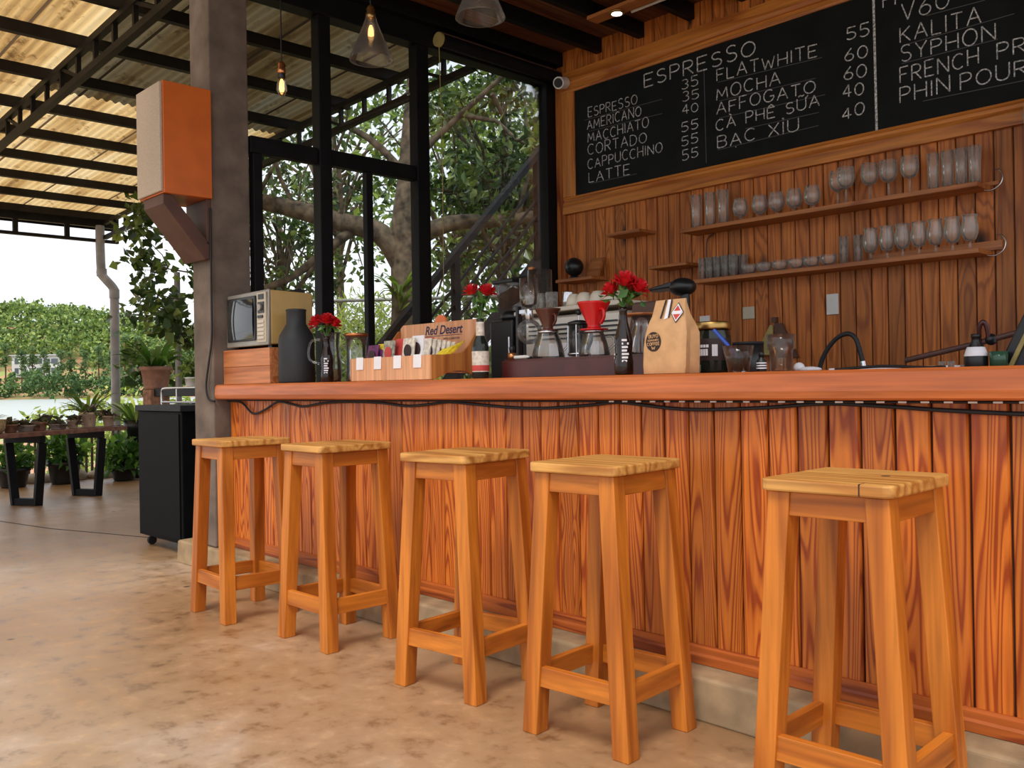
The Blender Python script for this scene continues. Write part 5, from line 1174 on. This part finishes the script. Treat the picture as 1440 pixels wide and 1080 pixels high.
# rod fence
t = thing('rod_fence', 'low fence of paired thin dark rods along the floor edge', 'fence', (-12.0, 3.0, -.2))
y = .4
while y < 4.6:
    for d in (0, .07): MB().tube([(-12.0, y+d, -.35), (-12.02, y+d+.01, .62)], .016, 6).build('rod', 'bamboo', t)
    y += .33
MB().tube([(-12.03, .3, .60), (-12.03, 4.7, .60)], .016, 6).build('top_rail', 'bamboo', t)
# drain pipe
t = thing('drain_pipe', 'grey drain pipe with an elbow hanging from the roof corner', 'drain pipe', (-12.5, 4.8, 0))
MB().tube(smooth_pts([(-12.74, 4.50, 3.28), (-12.74, 4.50, 3.0), (-12.73, 4.505, 2.70), (-12.725, 4.51, 2.62), (-12.62, 4.62, 2.44), (-12.61, 4.63, 2.34), (-12.61, 4.63, 2.0), (-12.61, 4.63, 1.0), (-12.61, 4.63, -.2)], 4), .058, 14).build('pipe', 'pipe', t)
MB().tube([(-12.725, 4.51, 2.70), (-12.725, 4.51, 2.60)], .066, 14).build('collar', 'pipe', t)
MB().tube([(-12.61, 4.63, 2.42), (-12.61, 4.63, 2.30)], .066, 14).build('collar', 'pipe', t)
tag(MB().tube([(-10.6, 4.62, -.3), (-10.6, 4.62, 2.45)], .035, 10).build('steel_post', 'pipe'), 'thin grey steel post among leaves left of the pillar', 'post')

# stair rail outside the right bay
t = thing('stair_railing', 'black steel stair railing rising to the right outside the window', 'stair railing', (-6.0, 5.0, 0))
MB().bar((-6.0, 3.85, .96), (-6.0, 6.6, 3.74), .05, .075, (1, 0, 0)).build('handrail', 'steelblack', t)
hz = lambda y: .96+(y-3.85)*1.0109
for y in (5.05, 6.06): MB().box(-6.03, -5.97, y-.03, y+.03, hz(y)-1.3, hz(y)-.03).build('post', 'steelblack', t)
for k in range(4):
    dz = .27+.145*k; MB().bar((-6.0, 3.9, hz(3.9)-dz), (-6.0, 6.6, hz(6.6)-dz), .018, .022, (1, 0, 0)).build('rail', 'steelblack', t)
MB().bar((-6.0, 3.6, hz(3.6)-1.0), (-6.0, 6.7, hz(6.7)-1.0), .05, .18, (1, 0, 0)).build('stringer', 'steelblack', t)
tag(MB().box(-6.3, -5.3, 5.82, 6.3, 1.98, 2.04).build('stair_landing', 'steelblack'), 'dark landing plate beneath the stair railing by window frame', 'landing')
# chain link fence outside
t = thing('chain_link_fence', 'galvanised chain link fence outside behind the window bays', 'fence', (-9.2, 5.6, 0))
F0, F1 = V((-10.6, 4.9)), V((-6.6, 8.2)); fd = (F1-F0).normalized(); FL = (F1-F0).length
def fp(a, z): p = F0+fd*a; return (p.x, p.y, z)
for i in range(5): 
    a = i*FL/4; MB().tube([fp(a, -.3), fp(a, 2.1)], .03, 8).build('post', 'fence', t)
MB().tube([fp(0, 2.08), fp(FL, 2.08)], .02, 8).build('top_rail', 'fence', t)
mb = MB(); a = -2.
while a < FL:
    for sgn in (0, 1):
        p0, z0_, p1, z1_ = (a, .1, a+2, 2.05) if sgn == 0 else (a+2, .1, a, 2.05)
        # clip to fence length
        if p0 == p1: continue
        sl = (z1_-z0_)/(p1-p0); q0 = min(max(p0, 0), FL); q1 = min(max(p1, 0), FL)
        if abs(q0-q1) < .02: continue
        mb.bar(fp(q0, z0_+sl*(q0-p0)), fp(q1, z0_+sl*(q1-p0)), .006, .006)
    a += .13
mb.build('wire_mesh', 'fence', t)

# ------------------------------------------------------------------ trees
def limb(mb, pts, radii, n=9): return mb.tube(smooth_pts(pts, 4), [radii[0]+(radii[-1]-radii[0])*i/(4*(len(pts)-1)) for i in range(4*(len(pts)-1)+1)], n)
def twigs(mb, p, d, length, r, depth, tips, rn, spread=.75):
    q = V(p)+V(d)*length; m = (V(p)+q)/2+V((rn.uniform(-1, 1), rn.uniform(-1, 1), rn.uniform(-.5, .8)))*length*.12
    mb.tube([p, m, q], [r, r*.85, r*.65], 6); tips.append((q, length*.55)); tips.append((m, length*.4))
    if depth == 0: return
    for k in range(rn.choice((2, 3))):
        nd = (V(d)+V((rn.uniform(-1, 1), rn.uniform(-1, 1), rn.uniform(-.7, .9)))*spread).normalized()
        twigs(mb, q, nd, length*rn.uniform(.6, .85), r*.6, depth-1, tips, rn, spread)
# the big tree behind the window
t = thing('big_tree', 'big spreading tree with thick horizontal limb behind the window bays', 'tree', (-8.0, 6.05, -.1))
rn = random.Random(12); wd = MB(); tips = []
limb(wd, [(-8.1, 6.0, -.2), (-8.06, 6.03, 1.0), (-8.03, 6.06, 1.9), (-8.05, 6.05, 2.7), (-8.0, 6.1, 3.4), (-7.95, 6.2, 4.6)], [.21, .10])
limb(wd, [(-8.06, 6.05, 2.35), (-8.2, 5.85, 2.72), (-8.5, 5.55, 2.85), (-8.85, 5.2, 3.0), (-9.25, 4.8, 3.12), (-9.6, 4.42, 3.0)], [.13, .075])
limb(wd, [(-8.4, 5.65, 2.78), (-8.55, 5.4, 2.55), (-8.8, 5.1, 2.25), (-9.1, 4.85, 2.12)], [.06, .03])
limb(wd, [(-8.02, 6.06, 2.6), (-7.7, 6.4, 2.82), (-7.2, 6.95, 2.86), (-6.7, 7.5, 3.0)], [.11, .05])
limb(wd, [(-8.0, 6.1, 3.3), (-8.4, 5.85, 3.8), (-9.0, 5.35, 4.2)], [.05, .025]); limb(wd, [(-7.98, 6.1, 3.5), (-7.6, 6.5, 4.0), (-7.2, 6.9, 4.5)], [.045, .02])
for p, d in (((-9.25, 4.8, 3.12), (-.2, .1, .9)), ((-9.3, 4.75, 3.12), (.1, .3, -.9)), ((-8.85, 5.2, 3.0), (-.1, -.3, .9)), ((-8.5, 5.55, 2.85), (.2, -.2, .9)), ((-9.0, 4.9, 2.15), (.2, .3, -.6)), ((-8.6, 5.4, 2.55), (-.3, -.4, -.7)), ((-7.2, 6.95, 2.86), (.3, .1, .9)), ((-6.7, 7.5, 3.0), (.6, .7, .3)), ((-7.5, 6.6, 2.85), (.1, .4, -.5)), ((-9.0, 5.35, 4.2), (.1, .3, .5)), ((-7.2, 6.9, 4.4), (.6, .5, .1)), ((-7.6, 6.5, 4.0), (.7, .3, -.4)), ((-7.3, 6.7, 4.2), (-.3, .5, -.6)), ((-7.95, 6.2, 4.6), (0, .1, 1)), ((-8.0, 6.1, 3.9), (.6, -.2, .5)), ((-9.2, 4.9, 3.12), (.2, .2, .7))):
    twigs(wd, p, V(d).normalized(), .75, .028, 3, tips, rn)
tips = [q for q in tips if .688*q[0][0]+.725*q[0][1] > -3.2]
wd.build('trunk', 'bark', t)
random.seed(31); fl = MB(); leaves(fl, [(c, max(.12, r*.62)) for c, r in tips], 8200, .115, .5, .35); fl.build('foliage', 'leafdark', t)
# tree right behind the stair railing
def simple_tree(name, label, base, top, cr, nleaf, lsize, lm, seed, cat='tree', group=None, bark='bark', tr=.09, clumps=26, squash=1., asp=.5):
    rn = random.Random(seed); t = thing(name, label, cat, base, group); wd = MB(); tips = []
    B, T = V(base), V(top); m = (B+T)/2+V((rn.uniform(-.2, .2), rn.uniform(-.2, .2), 0))*cr*.3
    limb(wd, [B, (B*2+m)/3, m, T], [tr, tr*.45]); cl = []
    for i in range(clumps):
        d = V((rn.gauss(0, 1), rn.gauss(0, 1), rn.gauss(0, 1))).normalized()*cr*rn.uniform(.35, 1); d.z *= squash
        q = T+d; wd.tube([m+(T-m)*rn.uniform(.2, 1), T+d*.5+V((0, 0, -.05*cr)), q], [tr*.3, tr*.2, tr*.08], 5); cl.append((q, cr*rn.uniform(.16, .32)))
    wd.build('trunk', bark, t); random.seed(seed+5); leaves(MB(), cl, nleaf, lsize, asp, .3).build('foliage', lm, t); return t
simple_tree('leafy_tree', 'dark leaved tree beyond the stair railing outside right window bay', (-8.0, 7.5, -.1), (-8.05, 7.55, 3.5), 1.45, 3000, .13, 'leafdark', 3, tr=.09, clumps=40, squash=1.25)
simple_tree('leafy_tree', 'lighter green tree top filling upper right window bay', (-10.9, 10.4, -.1), (-10.8, 10.3, 4.4), 2.1, 2100, .16, 'leafmid', 8, tr=.12, clumps=40, squash=1.15)
simple_tree('leafy_tree', 'dense leafy tree close behind the wide mullion beside the right bay', (-9.9, 8.6, -.1), (-9.95, 8.45, 3.6), 1.6, 2100, .14, 'leafmid', 27, tr=.1, clumps=36, squash=1.2)
simple_tree('leafy_tree', 'tall sparse tree behind the big tree, between middle window mullions', (-12.9, 8.3, -.1), (-12.8, 8.25, 4.6), 2.0, 1700, .15, 'leafdark', 17, tr=.11, clumps=34)
simple_tree('leafy_tree', 'slim dark tree seen through the left window bay above the television', (-10.9, 6.05, -.2), (-10.8, 6.1, 3.3), 1.15, 1300, .12, 'leafdark', 33, tr=.06, clumps=26, squash=1.2)
# sparse tree left of the pillar
t = thing('round_leaf_tree', 'sparse tree with round dark leaves left of the concrete pillar', 'tree', (-10.75, 5.0, -.3))
rn = random.Random(5); wd = MB(); tips = []
limb(wd, [(-10.75, 5.1, -.3), (-10.7, 5.1, 1.0), (-10.65, 5.05, 2.0), (-10.55, 5.0, 3.0)], [.05, .025])
for p, d in (((-10.7, 5.1, 1.0), (-.3, -.5, .2)), ((-10.7, 5.08, 1.3), (.3, -.4, .3)), ((-10.67, 5.06, 1.7), (-.5, -.6, .4)), ((-10.65, 5.05, 2.0), (.3, -.3, .3)), ((-10.6, 5.02, 2.4), (-.5, -.6, .2)), ((-10.55, 5.0, 2.9), (-.3, -.4, .7)), ((-10.55, 5.0, 2.8), (.4, -.2, .5)), ((-10.6, 5.05, 2.2), (.2, -.5, -.1)), ((-10.57, 5.0, 2.7), (-.6, -.6, .6))):
    twigs(wd, p, V(d).normalized(), .50, .012, 2, tips, rn, .8)
tips = [q for q in tips if .688*q[0][0]+.725*q[0][1] > -5.05]
wd.build('trunk', 'bark', t); random.seed(77); leaves(MB(), [(c, max(.1, r*.95)) for c, r in tips], 1150, .125, .8, .25).build('foliage', 'leafdark', t)
# shrubs
def shrub(label, c, r, n, ls, lm, seed, sq=1., cat='shrub', name='shrub', group=None, asp=.35):
    t = thing(name, label, cat, c, group); rn = random.Random(seed); wd = MB(); cl = []
    for i in range(16):
        d = V((rn.gauss(0, 1), rn.gauss(0, 1), abs(rn.gauss(0, 1)))).normalized()*r*rn.uniform(.4, 1); d.z *= sq
        q = V(c)+d+V((0, 0, r*.1)); wd.tube([c, (V(c)+q)/2+V((0, 0, .1*r)), q], [.03*r, .02*r, .01*r], 5); cl.append((q, r*.42))
    wd.build('stems', 'bark', t); random.seed(seed); leaves(MB(), cl, n, ls, asp, .1).build('foliage', lm, t); return t
shrub('pale yellow green bush on the lake bank left of the drain pipe', (-17.6, 6.2, -.9), 1.25, 2600, .17, 'leafpale', 2, 1.3)
shrub('pale green bush by the lake at the left photo edge', (-17.5, 2.3, -1.1), .95, 1200, .15, 'leafpale', 6, 1.1)
shrub('pale feathery bamboo clump outside behind the narrow window panes', (-12.0, 8.0, -.2), 1.5, 6500, .17, 'leafpale', 9, 1.65, asp=.22)
shrub('bushy green shrub low outside behind the television', (-12.2, 7.0, -.3), 1.2, 2600, .14, 'leafmid', 13, 1.7)
shrub('dense dark shrub low behind the stair railing', (-7.6, 6.75, -.1), .95, 4200, .11, 'leafdark', 19, 2.2)
shrub('shrub with mixed leaves at the right foot of stair railing', (-7.6, 7.9, -.1), 1.2, 4000, .13, 'leafmid', 23, 1.9)
shrub('yellow green bush on the bank just left of the pillar', (-14.9, 6.6, -.6), 1.1, 2600, .16, 'leafpale', 29, 1.2)
shrub('low leafy hedge plant behind brick pier and drain pipe', (-12.9, 5.4, -.4), .75, 1200, .13, 'leafmid', 41, 1.3)
# epiphyte plant on trunk
t = thing('epiphyte_plant', 'strap leaved plant growing on the trunk of the big tree', 'plant', (-7.93, 5.92, 1.95))
mb = MB(); rn = random.Random(3)
for i in range(24): strap(mb, (-7.97, 5.93, 1.95+rn.uniform(-.1, .1)), rn.uniform(-2.6, .6), rn.uniform(.2, .4), rn.uniform(.15, .4), .05, 6, rn.uniform(.5, 1.2))
mb.build('foliage', 'leafmid', t)

# ================================================================== LAKE, BANK AND HILL
FWD = V((-.725, .688, 0)); RGT = V((.688, .725, 0))
def hp(s, d): return FWD*d+RGT*s
def hill_h(s, d):
    u = s/d
    top = 56 - 42*max(0., min(1., (u+.62)/.62))**.9 + 5*mnoise.noise((s*.012, 3.1, 0))+2.5*mnoise.noise((s*.04, 9., 0))
    k = max(0., min(1., (d-425)/190.)); k = k*k*(3-2*k)
    return -1.6+top*k
def gz(s, d):
    if d < 12.6: return -.3
    if d < 15: return -.3-.1*(d-12.6)/2.4
    if d < 80: return -.4-1.75*(d-15)/65+.06*mnoise.noise((s*.3, d*.3, 0))
    if d < 100: return -2.15-(d-80)*.1
    if d < 400: return -4.2
    if d < 425: return -4.2+2.6*(d-400)/25
    return hill_h(s, d)
ds = [-10, 0, 6, 10, 12.6, 13.5, 15, 18, 22, 28, 36, 46, 60, 72, 80, 100, 250, 400, 415, 425]+[425+i*19 for i in range(1, 14)]
mb = MB(); ns = 70; vs = []; fs = []
for d in ds:
    for j in range(ns+1):
        s = (j/ns*2-1)*max(40., d*1.15); p = hp(s, d); vs.append((p.x, p.y, gz(s, d) if d > 1 else -.3))
for i in range(len(ds)-1):
    for j in range(ns): fs.append((i*(ns+1)+j, i*(ns+1)+j+1, (i+1)*(ns+1)+j+1, (i+1)*(ns+1)+j))
mb.add(vs, fs, True); mb.build('ground', 'ground', kind='structure')
p = [hp(-500, 70), hp(500, 70), hp(500, 415), hp(-500, 415)]
o = MB().add([(q.x, q.y, -2.0) for q in p], [(0, 1, 2, 3)]).build('lake', 'lake', kind='structure')
# hillside forest canopy (stuff) and the front row of pines (countable)
rn = random.Random(99); fc = MB()
random.seed(101)
for i in range(1700):
    d = 482+rn.random()*135; s = d*rn.uniform(-.66, .18)
    if abs(s+.515*478) < 24 and d < 500: continue
    z = hill_h(s, d); p = hp(s, d); cr = rn.uniform(2.8, 5.2); hh = rn.uniform(6, 11)
    leaves(fc, [((p.x, p.y, z+hh), cr)], 42, 2.3, .7)
o = fc.build('hill_forest', 'forest'); tag(o, 'dense green forest canopy covering the hill across the lake', 'forest', kind='stuff')
fc = MB()
for i in range(420):
    d = rn.uniform(420, 445); s = d*rn.uniform(-.66, .18); z = gz(s, d); p = hp(s, d); hh = rn.uniform(1, 11)
    leaves(fc, [((p.x, p.y, z+hh), rn.uniform(2, 3.6))], 44, 1.9, .6)
o = fc.build('shore_thicket', 'shorebush'); tag(o, 'dark green thicket along the far lake shore below the pines', 'thicket', kind='stuff')
def make_pine(seed):
    rn = random.Random(seed); t = thing('pine_tree', '', 'pine tree'); wd = MB(); H = rn.uniform(19, 25); cl = []
    wd.tube([(0, 0, -1), (rn.uniform(-.3, .3), 0, H*.5), (0, rn.uniform(-.3, .3), H*.9)], [.42, .32, .12], 6)
    for i in range(12):
        z = H*rn.uniform(.5, 1); a = rn.uniform(0, 2*PI); r = (1.1-z/H)*2.6+rn.uniform(.2, .9); q = V((r*.7*math.cos(a), r*.7*math.sin(a), z))
        wd.tube([(0, 0, z-1.2), q], [.12, .05], 4); cl.append((q, rn.uniform(1.0, 1.9)))
    wd.build('trunk', 'redbark', t); random.seed(seed); leaves(MB(), cl, 330, 1.5, .5, 0, .4).build('foliage', 'pine', t); return t
protos = [make_pine(s) for s in (1, 2, 3, 4)]
rn = random.Random(8); k = 0
for i in range(52):
    s0 = -.60+.75*(i+.5)/52; d = rn.choice((455, 460, 465, 470))+rn.uniform(-2, 2); s = d*(s0+rn.uniform(-.003, .003)); p = hp(s, d)
    o = protos[i] if i < 4 else copy_tree(protos[rn.randrange(4)])
    o.location = (p.x, p.y, gz(s, d)-.2); o.rotation_euler = (0, 0, rn.uniform(0, 6.28)); o.scale = (1, 1, 1)
    o['label'] = 'slender pine standing in the front row on the far lake shore'; o['group'] = 'pines along the far shore'
# white house in the pines
t = thing('white_house', 'white house with pale roof among the pines across the lake', 'house', (0, 0, 0))
d = 478.; s = -.515*d; p = hp(s, d); t.location = (p.x, p.y, gz(s, d))
def hb(s0, s1, d0, d1, z0, z1):
    a = [hp(s+s0, d+d0), hp(s+s1, d+d0), hp(s+s1, d+d1), hp(s+s0, d+d1)]
    return [(q.x, q.y, t.location.z+z0) for q in a], [(q.x, q.y, t.location.z+z1) for q in a]
MB().hexa(*hb(-14, 10, 0, 3, 2, 13)).build('walls', 'housewall', t)
MB().hexa(*hb(-15, 11, -1, 4, 13.01, 13.6)).build('roof', 'houseroof', t)
for i in range(6):
    for z in (4., 8.8): MB().hexa(*hb(-12.5+i*3.8, -10.5+i*4.1, -.15, -.01, z, z+2.6)).build('window', 'housewin', t)
